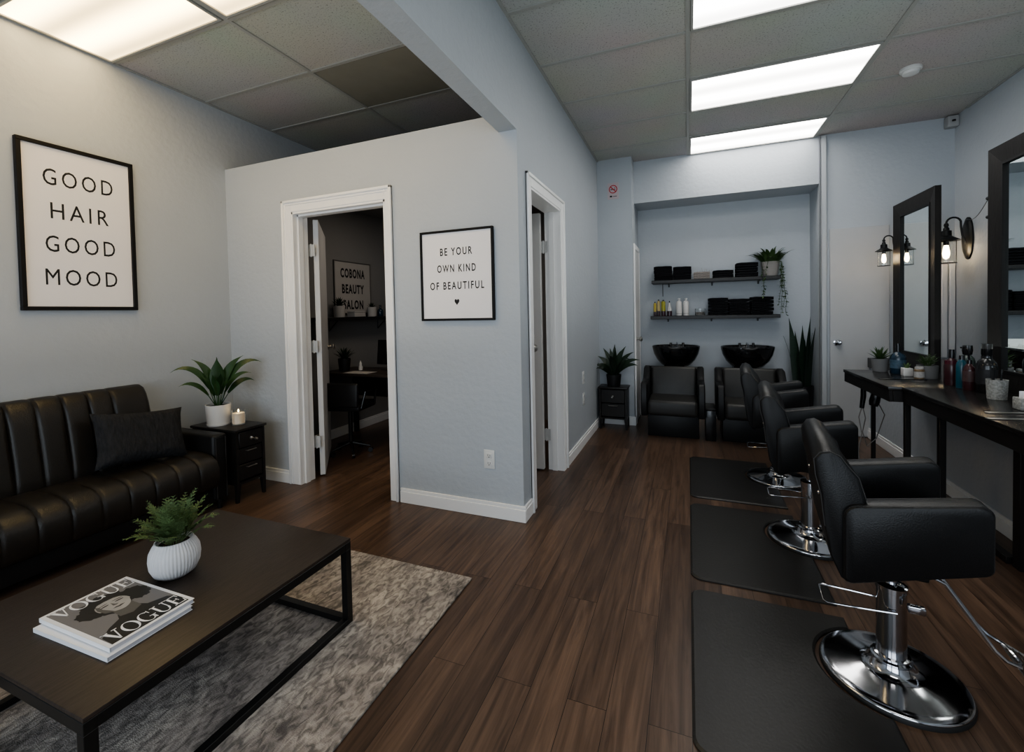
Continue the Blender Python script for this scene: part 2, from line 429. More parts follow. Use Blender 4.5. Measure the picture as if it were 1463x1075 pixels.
ceil_light(.03, 1.15, 2.31, 2.85, LIGHTN, 'white lit ceiling panel cut by the top of the picture, third from the back', g2)
ceil_light(.03, 1.15, 0.02, 0.56, LIGHTN, 'white lit ceiling panel behind the viewer over the salon floor', g2)
ceil_light(XL + .02, -2.36, 1.165, 1.70, LIGHTW, 'warm lit ceiling panel against the left wall above the sofa', g2)
ceil_light(-2.32, -1.21, 1.165, 1.70, LIGHTW, 'warm lit ceiling panel beside the one over the sofa, toward the beam', g2)

# smoke detector, small ceiling camera
t = thing('smoke_detector', 'round white smoke detector on the ceiling right of the light panels', 'smoke detector', (1.46, 3.94, ZC))
MB().lathe([(.062, 0), (.062, -.014), (.055, -.022)], n=32).obj('base', PLASTW, t)
MB().lathe([(.048, -.021), (.044, -.038), (.030, -.044), (0.0001, -.044)], n=32).obj('cover', PLASTW, t)
t = thing('wall_sensor', 'small grey box sensor high in the right back corner', 'sensor', (2.16, 5.06, 2.845))
MB().box(-.04, .039, -.035, .039, -.05, .045, .008).obj('housing', mat('grey_plastic', (.38, .38, .38), .5), t)
MB().lathe([(.012, 0), (.012, .012), (.0001, .014)], c=(-.005, -.047, -.01), M=Matrix.Identity(4)).obj('lens', BLACKP, t)

# baseboards
BBH = 0.095
def bb(name, segs):
    m = MB()
    for x0, x1, y0, y1, ax, sd in segs:
        m.box(x0, x1, y0, y1, 0, BBH - .02, .002, 1)
        # moulded cap, thinner
        if ax == 'y': m.box(min(x0, x1), x1, (y0 if sd > 0 else y0 + .005), (y1 - .005 if sd > 0 else y1), BBH - .02, BBH, .002, 1)
        else: m.box((x0 if sd > 0 else x0 + .005), (x1 - .005 if sd > 0 else x1), y0, y1, BBH - .02, BBH, .002, 1)
    return struct(m.obj(name, TRIM, smooth=30))
bb('baseboard_partition', [(XL, D1A - .085, YP - .016, YP, 'y', -1), (D1B + .065, XW + .016, YP - .016, YP, 'y', -1)])
bb('baseboard_center', [(XW, XW + .016, YP, D2A - .075, 'x', 1), (XW, XW + .016, D2B + .085, YPIL, 'x', 1)])
bb('baseboard_back', [(-.92, -.534, YPIL - .016, YPIL, 'y', -1), (-.55, -.534, YPIL, 4.96, 'x', 1), (-.55, 1.2, YA - .016, YA, 'y', -1), (1.72, 1.58, YH - .016, YH, 'y', -1)])
bb('baseboard_knee', [(1.564, 1.58, -.6, YH - .02, 'x', -1)])
bb('baseboard_left', [(XL, XL + .016, YF, YP - .016, 'x', 1)])
bb('baseboard_office', [(XL + .012, XL + .026, YP1, YPIL - .03, 'x', 1)])

# white corner trims on the back wall
m = MB(); m.box(1.19, 1.245, YH - .03, YH + .0, 0, ZC - .01, .004, 1); m.box(1.19, 1.2, YH - .03, YH + .05, 0, ZC - .01)
struct(m.obj('trim_2', mat('grey_white_corner_trim', (.42, .44, .46), .4)))
m = MB(); m.box(2.105, 2.145, YH - .02, YH, .77, 1.63, .004, 1); m.box(2.155, 2.195, YH - .03, YH, .77, 1.63, .004, 1)
struct(m.obj('trim_3', TRIM))

# ------------------------------------------------------------------ doors
def knob(name, M, parent, m=STEEL, r=.026):
    k = MB(); k.lathe([(r * 1.15, 0), (r * 1.15, .006), (r * .45, .010), (r * .45, .030), (r, .040), (r * 1.05, .052), (r * .7, .064), (.0001, .066)], n=20, M=M)
    return k.obj(name, m, parent)
def hinge(M, parent):
    h = MB(); h.box(-.032, .032, -.002, .002, -.045, .045, M=M); h.lathe([(.006, -.05), (.006, .05)], n=10, M=M)
    for sx in (-.02, .02):
        for z in (-.03, 0, .03): h.lathe([(.004, 0), (.0001, .002)], c=(0, 0, 0), n=8, M=M @ Matrix.Translation((sx, -.002, z)) @ Matrix.Rotation(PI / 2, 4, 'X'))
    return h.obj('hinge', mat('painted_hinge', (.55, .55, .54), .4, metal=.3) if 'painted_hinge' not in MATS else MATS['painted_hinge'], parent)

# door 1 (partition): casing, jamb, slab swung into the office
d1 = thing('door_1', 'white doorway in the partition with its door swung open into the dark office', 'door', (0, 0, 0)); struct(d1)
c = MB(); wl = .088; wr = .055
def casing_profile_y(c, x0, x1, z0, z1, vertical, inner):
    c.box(x0, x1, YP - .016, YP - .0005, z0, z1, .003, 1)
c.box(D1A - wl, D1A, YP - .014, YP - .0005, 0, D1H + wl, .003, 1)
c.box(D1A - wl, D1A - wl + .02, YP - .024, YP - .0005, 0, D1H + wl, .004, 2)
c.box(D1A - wl + .028, D1A - wl + .036, YP - .019, YP - .0005, 0, D1H + wl - .03, .003, 2)
c.box(D1B, D1B + wr, YP - .014, YP - .0005, 0, D1H + wl, .003, 1)
c.box(D1B + wr - .018, D1B + wr, YP - .024, YP - .0005, 0, D1H + wl, .004, 2)
c.box(D1A, D1B, YP - .014, YP - .0005, D1H, D1H + wl, .003, 1)
c.box(D1A - wl, D1B + wr, YP - .024, YP - .0005, D1H + wl - .02, D1H + wl, .004, 2)
c.box(D1A - .05, D1B + .02, YP - .019, YP - .0005, D1H + wl - .038, D1H + wl - .030, .003, 2)
c.obj('casing', TRIM, d1, 30)
j = MB(); j.box(D1A, D1A + .014, YP - .01, YP1 + .005, 0, D1H); j.box(D1B - .014, D1B, YP - .01, YP1 + .005, 0, D1H)
j.box(D1A, D1B, YP - .01, YP1 + .005, D1H - .014, D1H)
j.box(D1A + .014, D1A + .026, YP + .03, YP + .07, 0, D1H - .014); j.box(D1A + .014, D1B - .014, YP + .03, YP + .07, D1H - .026, D1H - .014); j.box(D1B - .026, D1B - .014, YP + .03, YP + .07, 0, D1H - .014)
j.obj('jamb', TRIM, d1, 0)
MS = Matrix.Translation((D1A + .018, YP1 + .052, 0)) @ rotz(math.radians(131))
s1 = MB().box(0, .78, -.038, 0, .012, D1H - .02, .002, 1, M=MS).obj('door_slab', DOORW, d1, 30)
for z in (.28, 1.02, 1.76):
    hinge(Matrix.Translation((D1A + .016, YP1 + .030, z)) @ rotz(math.radians(12)), d1)
knob('door_handle', MS @ Matrix.Translation((.71, -.038, .97)) @ Matrix.Rotation(PI / 2, 4, 'X'), s1)

# door 2 (long wall)
d2 = thing('door_2', 'white framed doorway in the long salon wall, door open inward', 'door', (0, 0, 0)); struct(d2)
c = MB(); w = .078
for y0, y1, oy in ((D2A - w, D2A, D2A - w), (D2B, D2B + w, D2B + w - .02)):
    c.box(XW + .0005, XW + .014, y0, y1, 0, D2H + w, .003, 1)
    c.box(XW + .0005, XW + .024, oy, oy + .02, 0, D2H + w, .004, 2)
c.box(XW + .0005, XW + .014, D2A, D2B, D2H, D2H + w, .003, 1)
c.box(XW + .0005, XW + .024, D2A - w, D2B + w, D2H + w - .02, D2H + w, .004, 2)
c.obj('casing', TRIM, d2, 30)
j = MB(); j.box(XW0 - .005, XW + .01, D2A, D2A + .014, 0, D2H); j.box(XW0 - .005, XW + .01, D2B - .014, D2B, 0, D2H)
j.box(XW0 - .005, XW + .01, D2A, D2B, D2H - .014, D2H)
j.box(XW0 + .03, XW0 + .07, D2B - .026, D2B - .014, 0, D2H - .014); j.box(XW0 + .03, XW0 + .07, D2A + .014, D2A + .026, 0, D2H - .014)
j.obj('jamb', TRIM, d2, 0)
s2 = MB().box(XW0 - .70, XW0 - .03, D2B - .062, D2B - .024, .012, D2H - .02, .002, 1).obj('door_slab', DOORW, d2, 30)
for z in (.28, 1.76): hinge(Matrix.Translation((XW0 - .016, D2B - .022, z)), d2)
knob('door_handle', Matrix.Translation((XW0 - .09, D2B - .062, .97)) @ Matrix.Rotation(PI / 2, 4, 'X'), s2)

# door 3 (alcove side), door 4 (back wall, plain white)
d3 = thing('door_3', 'narrow white door seen edge-on left of the towel shelves', 'door', (0, 0, 0)); struct(d3)
m = MB(); m.box(-.549, -.532, 4.965, 5.02, 0, 1.98, .003, 1); m.box(-.549, -.532, 5.42, 5.475, 0, 1.98, .003, 1); m.box(-.549, -.532, 5.02, 5.42, 1.925, 1.98, .003, 1)
m.obj('casing', TRIM, d3, 30)
s3 = MB().box(-.549, -.538, 5.02, 5.42, .01, 1.925, .001, 1).obj('door_slab', DOORW, d3, 0)
knob('door_handle', Matrix.Translation((-.538, 5.07, .93)) @ Matrix.Rotation(PI / 2, 4, 'Y'), s3)
d4 = thing('door_4', 'flat white door with a round knob at the right of the back wall', 'door', (0, 0, 0)); struct(d4)
s4 = MB().box(1.27, 1.73, YH - .022, YH - .001, .008, 1.99, .003, 1).obj('door_slab', mat('off_white_door', (.455, .46, .468), .5), d4, 30)
knob('door_handle', Matrix.Translation((1.325, YH - .022, .90)) @ Matrix.Rotation(PI / 2, 4, 'X'), s4, CHROME)

# front windows behind the viewer
for i, (x0, x1) in enumerate(((XL + .5, -.9), (-.6, XR - .5))):
    m = MB(); w = .05
    m.box(x0, x1, YF - .09, YF - .03, .5, .5 + w); m.box(x0, x1, YF - .09, YF - .03, 2.4 - w, 2.4)
    m.box(x0, x0 + w, YF - .09, YF - .03, .5 + w, 2.4 - w); m.box(x1 - w, x1, YF - .09, YF - .03, .5 + w, 2.4 - w)
    struct(m.obj('window_%d' % (i + 1), BMETAL, smooth=0))

# ------------------------------------------------------------------ wall signs
def poster(name, label, cat, M, w, h, fw, depth, lines, board=PAPER, ink=INK, frame=BFRAME, heart=False, bold=0.0, space=1.3):
    t = thing(name, label, cat, M.translation)
    Mi = Matrix.Translation(M.translation).inverted() @ M
    f = MB()
    f.box(-w / 2, w / 2, h / 2 - fw, h / 2, 0, depth, .002, 1, M=Mi); f.box(-w / 2, w / 2, -h / 2, -h / 2 + fw, 0, depth, .002, 1, M=Mi)
    f.box(-w / 2, -w / 2 + fw, -h / 2 + fw, h / 2 - fw, 0, depth, .002, 1, M=Mi); f.box(w / 2 - fw, w / 2, -h / 2 + fw, h / 2 - fw, 0, depth, .002, 1, M=Mi)
    f.obj('frame', frame, t, 30)
    pr = MB().box(-w / 2 + fw, w / 2 - fw, -h / 2 + fw, h / 2 - fw, 0.001, depth * .55, M=Mi).obj('print', board, t, smooth=0)
    text_mesh([(s, cx, by, ch, wd) for s, cx, by, ch, wd in lines], Mi, ink, pr, depth=depth * .55 + .0006, bold=bold, space=space)
    if heart:
        pts = []
        for k in range(40):
            a = 2 * PI * k / 40
            pts.append((16 * math.sin(a) ** 3 * .00105, (13 * math.cos(a) - 5 * math.cos(2 * a) - 2 * math.cos(3 * a) - math.cos(4 * a)) * .00135 - .165))
        MB().prism(pts, Mi @ Matrix.Translation((0, 0, depth * .55)), .0006).obj('heart', ink, pr, 0)
    return t
W1, H1 = .545, .955
def ln(s, frac, wf, H, W, ch): return (s, 0, H / 2 - frac * H - ch / 2, ch, wf * W)
poster('framed_poster', 'large black framed poster reading GOOD HAIR GOOD MOOD above the sofa', 'poster',
       frameM((XL + .001, 1.512, 1.795), (0, 1, 0), (0, 0, 1)), W1, H1, .022, .028,
       [ln('GOOD', .195, .60, H1, W1, .098), ln('HAIR', .395, .50, H1, W1, .098), ln('GOOD', .595, .60, H1, W1, .098), ln('MOOD', .795, .62, H1, W1, .098)])
W2, H2 = .512, .565
poster('framed_poster', 'small black framed poster reading BE YOUR OWN KIND OF BEAUTIFUL between the doorways', 'poster',
       frameM((-1.334, YP - .001, 1.491), (1, 0, 0), (0, 0, 1)), W2, H2, .014, .022,
       [ln('BE YOUR', .235, .44, H2, W2, .048), ln('OWN KIND', .42, .53, H2, W2, .048), ln('OF BEAUTIFUL', .61, .74, H2, W2, .048)], heart=True, bold=.016, space=1.35)
W3, H3 = .56, .56
poster('framed_sign', 'pale sign board reading COBONA BEAUTY SALON on the office wall', 'sign',
       frameM((XL + .013, 3.81, 1.555), (0, 1, 0), (0, 0, 1)), W3, H3, .010, .018,
       [ln('COBONA', .22, .66, H3, W3, .095), ln('BEAUTY', .52, .60, H3, W3, .095), ln('SALON', .82, .54, H3, W3, .095)], board=PAPERD, frame=mat('dim_board_edge', (.12, .115, .11), .7), bold=.035, space=1.2)

# no smoking sign
t = thing('no_smoking_sign', 'small square no smoking sign high on the pillar by the alcove', 'sign', (-.745, YPIL, 2.55))
MB().box(-.06, .06, -.004, -.0005, -.085, .09, .001, 1).obj('plate', mat('pink_white_plate', (.52, .45, .47), .5), t, 0)
Ms = frameM((0, -.0045, .022), (1, 0, 0), (0, 0, 1))
m = MB(); n = 32
ring = [(.045 * math.cos(2 * PI * k / n), .045 * math.sin(2 * PI * k / n)) for k in range(n)]; ringi = [(.036 * math.cos(2 * PI * k / n), .036 * math.sin(2 * PI * k / n)) for k in range(n)]
for k in range(n):
    j = (k + 1) % n; m.prism([ringi[k], ring[k], ring[j], ringi[j]], Ms, .001)
m.prism([(-.030, .023), (-.023, .030), (.030, -.023), (.023, -.030)], Ms, .0015)
m.obj('symbol', RED, t, 0)
m = MB(); m.prism([(-.028, -.006), (.016, -.006), (.016, .002), (-.028, .002)], Ms, .0008); m.prism([(.019, -.006), (.026, -.006), (.026, .002), (.019, .002)], Ms, .0008)
m.prism([(.014, .006), (.018, .006), (.022, .02), (.016, .02)], Ms, .0008)
m.prism([(-.035, -.085), (-.012, -.085), (-.012, -.068), (-.035, -.068)], Ms, .0008)
for k in range(5): m.prism([(-.004 + k * .009, -.082), (.002 + k * .009, -.082), (.002 + k * .009, -.074), (-.004 + k * .009, -.074)], Ms, .0008)
m.obj('print', INK, t, 0)

# outlets
def outlet(label, M, group=None):
    t = thing('wall_outlet', label, 'outlet', M.translation, group=group)
    Mi = Matrix.Translation(M.translation).inverted() @ M
    MB().box(-.036, .036, -.058, .058, 0, .006, .003, 2, M=Mi).obj('cover_plate', PLASTW, t)
    s = MB(); d = MB()
    for oy in (.024, -.024):
        s.box(-.017, .017, oy - .015, oy + .015, .004, .009, .004, 2, M=Mi)
        for ox in (-.007, .007): d.box(ox - .0013, ox + .0013, oy - .003, oy + .008, .0085, .0095, M=Mi)
        d.lathe([(.003, 0), (.003, .001)], n=8, M=Mi @ Matrix.Translation((0, oy - .009, .0085)))
    s.obj('sockets', PLASTW, t); d.obj('slots', BLACKP, t, 0)
outlet('white double wall outlet low on the partition under the small poster', frameM((-1.14, YP - .0005, .355), (1, 0, 0), (0, 0, 1)))
outlet('lower of the two white outlets on the long wall before the pillar', frameM((XW + .0005, 4.05, .43), (0, 1, 0), (0, 0, 1)), 'outlets on the long wall')
outlet('upper of the two white outlets on the long wall before the pillar', frameM((XW + .0005, 4.05, .63), (0, 1, 0), (0, 0, 1)), 'outlets on the long wall')

# ------------------------------------------------------------------ rug
rg = MB(); rg.box(-2.22, -.955, -.35, 1.815, 0.0005, .010, .004, 2)
rug = rg.obj('area_rug', RUG); tag(rug, 'distressed grey and beige patterned area rug under the coffee table', 'rug')

# ------------------------------------------------------------------ coffee table
ZT = .352
t = thing('coffee_table', 'low dark wood coffee table with a black metal frame on the rug', 'coffee table', (-1.67, .96, .0105))
x0, x1, y0, y1 = -.405, .392, -.425, .425; zt = ZT - .0105
MB().box(x0, x1, y0, y1, zt - .012, zt, .0025, 2).obj('tabletop', TTOP, t)
f = MB(); q = .028
for (a, b_, c_, d_) in ((x0, x1, y0, y0 + q), (x0, x1, y1 - q, y1), (x0, x0 + q, y0 + q, y1 - q), (x1 - q, x1, y0 + q, y1 - q)): f.box(a, b_, c_, d_, zt - .042, zt - .0125, .001, 1)
f.obj('top_rail', BMETAL, t, 30)
f = MB()
for (a, b_, c_, d_) in ((x0 + q, x1 - q, y0, y0 + q), (x0 + q, x1 - q, y1 - q, y1), (x0, x0 + q, y0 + q, y1 - q), (x1 - q, x1, y0 + q, y1 - q)): f.box(a, b_, c_, d_, 0, q * .8, .001, 1)
f.obj('bottom_rail', BMETAL, t, 30)
for ax in (x0, x1 - q):
    for ay in (y0, y1 - q): MB().box(ax, ax + q, ay, ay + q, 0, zt - .042, .001, 1).obj('leg', BMETAL, t, 30)

# ------------------------------------------------------------------ magazines (cover: local x = +Y of room, local y = -X of room)
def glyph_strokes():
    """serif capitals as convex polygons in a 1x1 box, thick/thin strokes"""
    G = {}
    G['V'] = ([[(0.12, 1), (.34, 1), (.62, .0), (.50, .0)], [(.80, 1), (.87, 1), (.60, .0), (.53, .0)], [(.02, 1), (.44, 1), (.44, .95), (.02, .95)], [(.66, 1), (.98, 1), (.98, .95), (.66, .95)]], 1.0)
    def arc(cx, cy, rx, ry, tx, ty, a0, a1, n=14):
        out = []
        for k in range(n):
            p = math.radians(a0 + (a1 - a0) * k / n); q_ = math.radians(a0 + (a1 - a0) * (k + 1) / n)
            out.append([(cx + (rx - tx) * math.cos(p), cy + (ry - ty) * math.sin(p)), (cx + rx * math.cos(p), cy + ry * math.sin(p)), (cx + rx * math.cos(q_), cy + ry * math.sin(q_)), (cx + (rx - tx) * math.cos(q_), cy + (ry - ty) * math.sin(q_))])
        return out
    G['O'] = (arc(.5, .5, .48, .52, .15, .03, 0, 360, 28), 1.02)
    G['G'] = (arc(.48, .5, .46, .52, .15, .03, 52, 322, 22) + [[(.74, .08), (.88, .02), (.88, .42), (.74, .42)], [(.60, .42), (1.0, .42), (1.0, .38), (.60, .38)], [(.78, 1.0), (.83, 1.0), (.83, .70), (.79, .74)]], 1.02)
    G['U'] = (arc(.5, .34, .36, .36, .12, .05, 180, 360, 14) + [[(.14, .34), (.28, .34), (.28, 1), (.14, 1)], [(.80, .34), (.86, .34), (.86, 1), (.80, 1)], [(.02, 1), (.40, 1), (.40, .95), (.02, .95)], [(.68, 1), (.98, 1), (.98, .95), (.68, .95)]], .98)
    G['E'] = ([[(.16, 0), (.32, 0), (.32, 1), (.16, 1)], [(.04, 1), (.80, 1), (.80, .95), (.04, .95)], [(.04, 0), (.84, 0), (.84, .05), (.04, .05)], [(.32, .49), (.62, .49), (.62, .54), (.32, .54)], [(.74, .95), (.80, .95), (.80, .70), (.78, .70)], [(.76, .05), (.84, .05), (.86, .32), (.83, .32)], [(.58, .36), (.62, .36), (.62, .66), (.58, .66)]], .86)
    return G
GL = glyph_strokes()
def vogue(mb, M, x0, y0, w, h):
    tot = sum(GL[c][1] for c in 'VOGUE'); k = w / tot; x = x0
    for c in 'VOGUE':
        for poly in GL[c][0]: mb.prism([(x + px * k, y0 + py * h) for px, py in poly], M, .0005)
        x += GL[c][1] * k
def ell(cx, cy, rx, ry, n=28, rot=0, fn=None):
    out = []
    for i in range(n):
        a = 2 * PI * i / n; r = fn(a) if fn else 1
        x, y = rx * r * math.cos(a), ry * r * math.sin(a)
        out.append((cx + x * math.cos(rot) - y * math.sin(rot), cy + x * math.sin(rot) + y * math.cos(rot)))
    return out
MW, MHt, MT = .218, .345, .0125
def magazine(label, loc, rz, cover):
    t = thing('magazine', label, 'magazine', loc, rz, 'two thick magazines stacked on the coffee table')
    MB().box(.002, MW - .003, .002, MHt - .002, .0008, MT - .0008).obj('page_block', PAGES, t, 0)
    cv = MB(); cv.box(0, MW, 0, MHt, MT - .0008, MT); cv.box(0, MW, 0, MHt, 0, .0008); cv.box(-.0008, .0002, 0, MHt, 0, MT)
    cv = cv.obj('cover', MWHITE, t, 0)
    if cover:
        Z = MT; L_ = lambda z: Matrix.Translation((0, 0, Z + z))
        b = .010
        MB().prism([(b, b), (MW - b, b), (MW - b, MHt - b), (b, MHt - b)], L_(0), .0002).obj('cover_photo', MGREY, cv, 0)
        def clip(poly): return [(min(max(x, b), MW - b), min(max(y, b), MHt - b)) for x, y in poly]
        P = MB()
        U = lambda u, v: (u * MW, v * MHt)
        wob = lambda a: 1 + .07 * math.sin(9 * a) + .05 * math.sin(17 * a + 1)
        P.prism(clip(ell(.50 * MW, .66 * MHt, .30 * MW, .20 * MHt, 64, 0, wob)), L_(.0002), .0002)
        P.prism(clip(ell(.27 * MW, .62 * MHt, .12 * MW, .11 * MHt, 40, .4, wob)), L_(.0002), .00015)
        P.prism(clip(ell(.80 * MW, .62 * MHt, .15 * MW, .14 * MHt, 48, 0, wob)), L_(.0002), .00018)
        P.prism(clip([U(.05, .0), U(.06, .18), U(.20, .27), U(.36, .33), U(.40, .40), U(.66, .40), U(.70, .33), U(.90, .28), U(1, .20), U(1, 0)]), L_(.0002), .00012)
        P.obj('hair_and_dress', MDARK, cv, 0)
        P = MB()
        P.prism([U(.42, .52), U(.40, .36), U(.52, .32), U(.66, .37), U(.66, .54)], L_(.0004), .0001)
        P.obj('neck', MSHAD, cv, 0)
        P = MB(); P.prism(ell(.52 * MW, .605 * MHt, .185 * MW, .148 * MHt, 40, .06, lambda a: 1 - .10 * (math.sin(a) < -.3) * abs(math.cos(a))), L_(.0005), .0001)
        P.obj('face', MSKIN, cv, 0)
        P = MB()
        # side of the face in shade, nose shadow
        P.prism([U(.345, .62), (U(.36, .52)), U(.44, .475), U(.42, .54), U(.395, .60), U(.40, .66), U(.375, .70)], L_(.0006), .0001)
        P.prism([U(.515, .65), U(.50, .585), U(.53, .575), U(.565, .585), U(.535, .60)], L_(.0006), .0001)
        P.obj('face_shading', MSHAD, cv, 0)
        for ex, rr in ((.44, .12), (.61, -.06)):
            MB().prism(ell(ex * MW, .636 * MHt, .050 * MW, .009 * MHt, 16, rr), L_(.0007), .0001).obj('eye', MDARK, cv, 0)
            MB().prism(ell(ex * MW, .668 * MHt, .062 * MW, .0045 * MHt, 16, rr * 1.4), L_(.0007), .0001).obj('eyebrow', MDARK, cv, 0)
        MB().prism([U(.46, .537), U(.50, .546), U(.53, .541), U(.56, .546), U(.60, .537), U(.53, .520)], L_(.0007), .0001).obj('mouth', MDARK, cv, 0)
        MB().prism([U(.33, .60), U(.345, .67), U(.41, .715), U(.50, .725), U(.60, .72), U(.68, .69), U(.705, .62), U(.74, .70), U(.66, .79), U(.50, .82), U(.34, .77), U(.27, .66)], L_(.0007), .0001).obj('hairline', MDARK, cv, 0)
        for y_, h_ in ((MHt - .069, .056), (.016, .060)):
            P = MB(); vogue(P, L_(.0007), .013, y_, MW - .025, h_); P.obj('title_lettering', MWHITE, cv, 0)
    return t
magazine('lower magazine of the pair, pages showing under the portrait one', (-1.425, .652, ZT + .0006), PI / 2 + .03, False)
magazine('upper magazine with a black and white portrait cover and large white serif title', (-1.438, .664, ZT + .0016 + MT), PI / 2 + .012, True)

# ------------------------------------------------------------------ plants
def frond(mb, base, az, L, up, droop, pin=.034, n=13):
    p = Vector(base); h = Vector((math.cos(az), math.sin(az), 0)); sd = Vector((-math.sin(az), math.cos(az), 0))
    pts = []; el = math.radians(up)
    for i in range(n + 1):
        tt = i / n; e = el - math.radians(droop) * tt * tt
        d = h * math.cos(e) + Vector((0, 0, 1)) * math.sin(e); pts.append((p.copy(), d)); p = p + d * (L / n)
    mb.tube([q[0] for q in pts], [.0014 * (1 - .6 * i / n) for i in range(n + 1)], 4)
    for i in range(3, n + 1):
        tt = i / n; c_, d = pts[i]; up_ = sd.cross(d)
        ln_ = pin * (math.sin(PI * min(1, tt * .82 + .12)) ** .8) * random.uniform(.8, 1.15)
        for sg in (-1, 1):
            ax = (sd * sg * .85 + d * .6 + up_ * random.uniform(-.25, .25)).normalized(); m_ = (d - ax * d.dot(ax)).normalized()
            # pinna cut into small lobes
            for k in range(5):
                q0 = c_ + ax * ln_ * k / 5; w_ = ln_ * .20 * (1 - k / 6)
                a1 = q0; 
                for s2_ in (-1, 1):
                    tip = q0 + ax * ln_ * .24 + m_ * s2_ * w_ * 1.5 + up_ * random.uniform(-.002, .002)
                    vs = [mb.bm.verts.new(v) for v in (q0, q0 + ax * ln_ * .16, tip, q0 + m_ * s2_ * w_ * .6)]
                    try: mb.bm.faces.new(vs)
                    except ValueError: pass

# fern in a ribbed white pot on the coffee table
t = thing('potted_fern', 'green fern in a squat white ribbed ceramic pot on the coffee table', 'potted plant', (-1.690, .975, ZT + .0005))
R0 = .074
MB().lathe([(.0001, 0), (.042, 0), (.046, .004), (.060, .014), (.071, .040), (.0735, .066), (.071, .090), (.062, .110), (.055, .119), (.055, .125), (.051, .125), (.051, .114), (.0001, .108)], n=180, ribs=44, ribamp=.04).obj('pot', RIBW, t, 60)
MB().lathe([(.0001, .114), (.050, .113)], n=24).obj('soil', SOIL, t)
m = MB()
for i in range(30):
    a = i * 2.399 + random.uniform(-.3, .3); q = (i / 29)
    frond(m, (.018 * math.cos(a), .018 * math.sin(a), .110), a, random.uniform(.145, .20) * (1 - .25 * q), 90 - 48 * q, 18 + 42 * q + random.uniform(-8, 8), pin=random.uniform(.026, .036))
m.obj('foliage', LEAFF, t, 0)

# broad-leaf plant on the left end table
def pot_simple(t, r, h, m, taper=.86, saucer=False, wall=.006, soil=True):
    prof = [(.0001, 0), (r * taper, 0), (r * (taper + (1 - taper) * .25), h * .12), (r, h * .92), (r, h), (r - wall, h), (r - wall, h * .90), (.0001, h * .88)]
    MB().lathe(prof, n=32).obj('pot', m, t)
    if soil: MB().lathe([(.0001, h * .905), (r - wall, h * .90)], n=20).obj('soil', SOIL, t)
    if saucer: MB().lathe([(.0001, 0), (r * taper * 1.04, 0), (r * taper * 1.08, .012), (r * taper * .98, .013)], n=32).obj('saucer', m, t)
ZN = .50
t = thing('potted_plant', 'broad-leaved green plant in a white pot on the left side table', 'potted plant', (-3.10, 2.105, ZN + .0005))
pot_simple(t, .078, .145, WHITE, .88, True)
m = MB()
LV = [(0, .41, .050, 66, 118), (.25, .28, .040, 50, 110), (.1, .35, .060, 74, 52), (-.35, .30, .045, 62, 90), (PI, .38, .048, 66, 122), (PI - .25, .34, .055, 76, 55), (PI + .3, .27, .040, 54, 95),
      (PI + .1, .22, .05, 74, 40), (-1.57, .31, .090, 90, 8), (1.5, .30, .080, 85, 18), (-1.2, .22, .075, 80, 25), (-2.0, .22, .07, 78, 25), (.5, .24, .06, 80, 25), (2.3, .26, .05, 66, 50), (-.8, .22, .05, 66, 50)]
for az, L, W, up, dr in LV:
    az += .98
    # petiole then blade
    b0 = Vector((.012 * math.cos(az), .012 * math.sin(az), .128)); e = math.radians(min(up + 8, 89)); d = Vector((math.cos(az) * math.cos(e), math.sin(az) * math.cos(e), math.sin(e)))
    pl = L * .36; b1 = b0 + d * pl
    m.tube([b0, b0 + d * pl * .5, b1 + d * .01], [.0035, .003, .0025], 6)
    m.leaf(b1, az, L * .78, W * 1.0, up, dr, n=12, fold=.14, bw=.08, tw=.95 * math.cos(az - .98))
m.obj('foliage', LEAF, t, 50)

# candle
t = thing('jar_candle', 'lit white candle in a clear glass jar on the left side table', 'candle', (-2.965, 2.155, ZN + .0005))
MB().lathe([(.0001, 0), (.040, 0), (.043, .003), (.043, .100), (.0395, .100), (.0395, .008), (.0001, .007)], n=32).obj('glass_jar', GLASS, t)
MB().lathe([(.0001, .0085), (.0385, .0085), (.0385, .080), (.0001, .077)], n=32).obj('wax', WAX, t)
MB().tube([(0, 0, .076), (0, 0, .088)], .0012, 6).obj('wick', INK, t)
MB().lathe([(.0001, .084), (.0045, .090), (.004, .097), (.0001, .107)], n=12).obj('flame', FLAME, t)

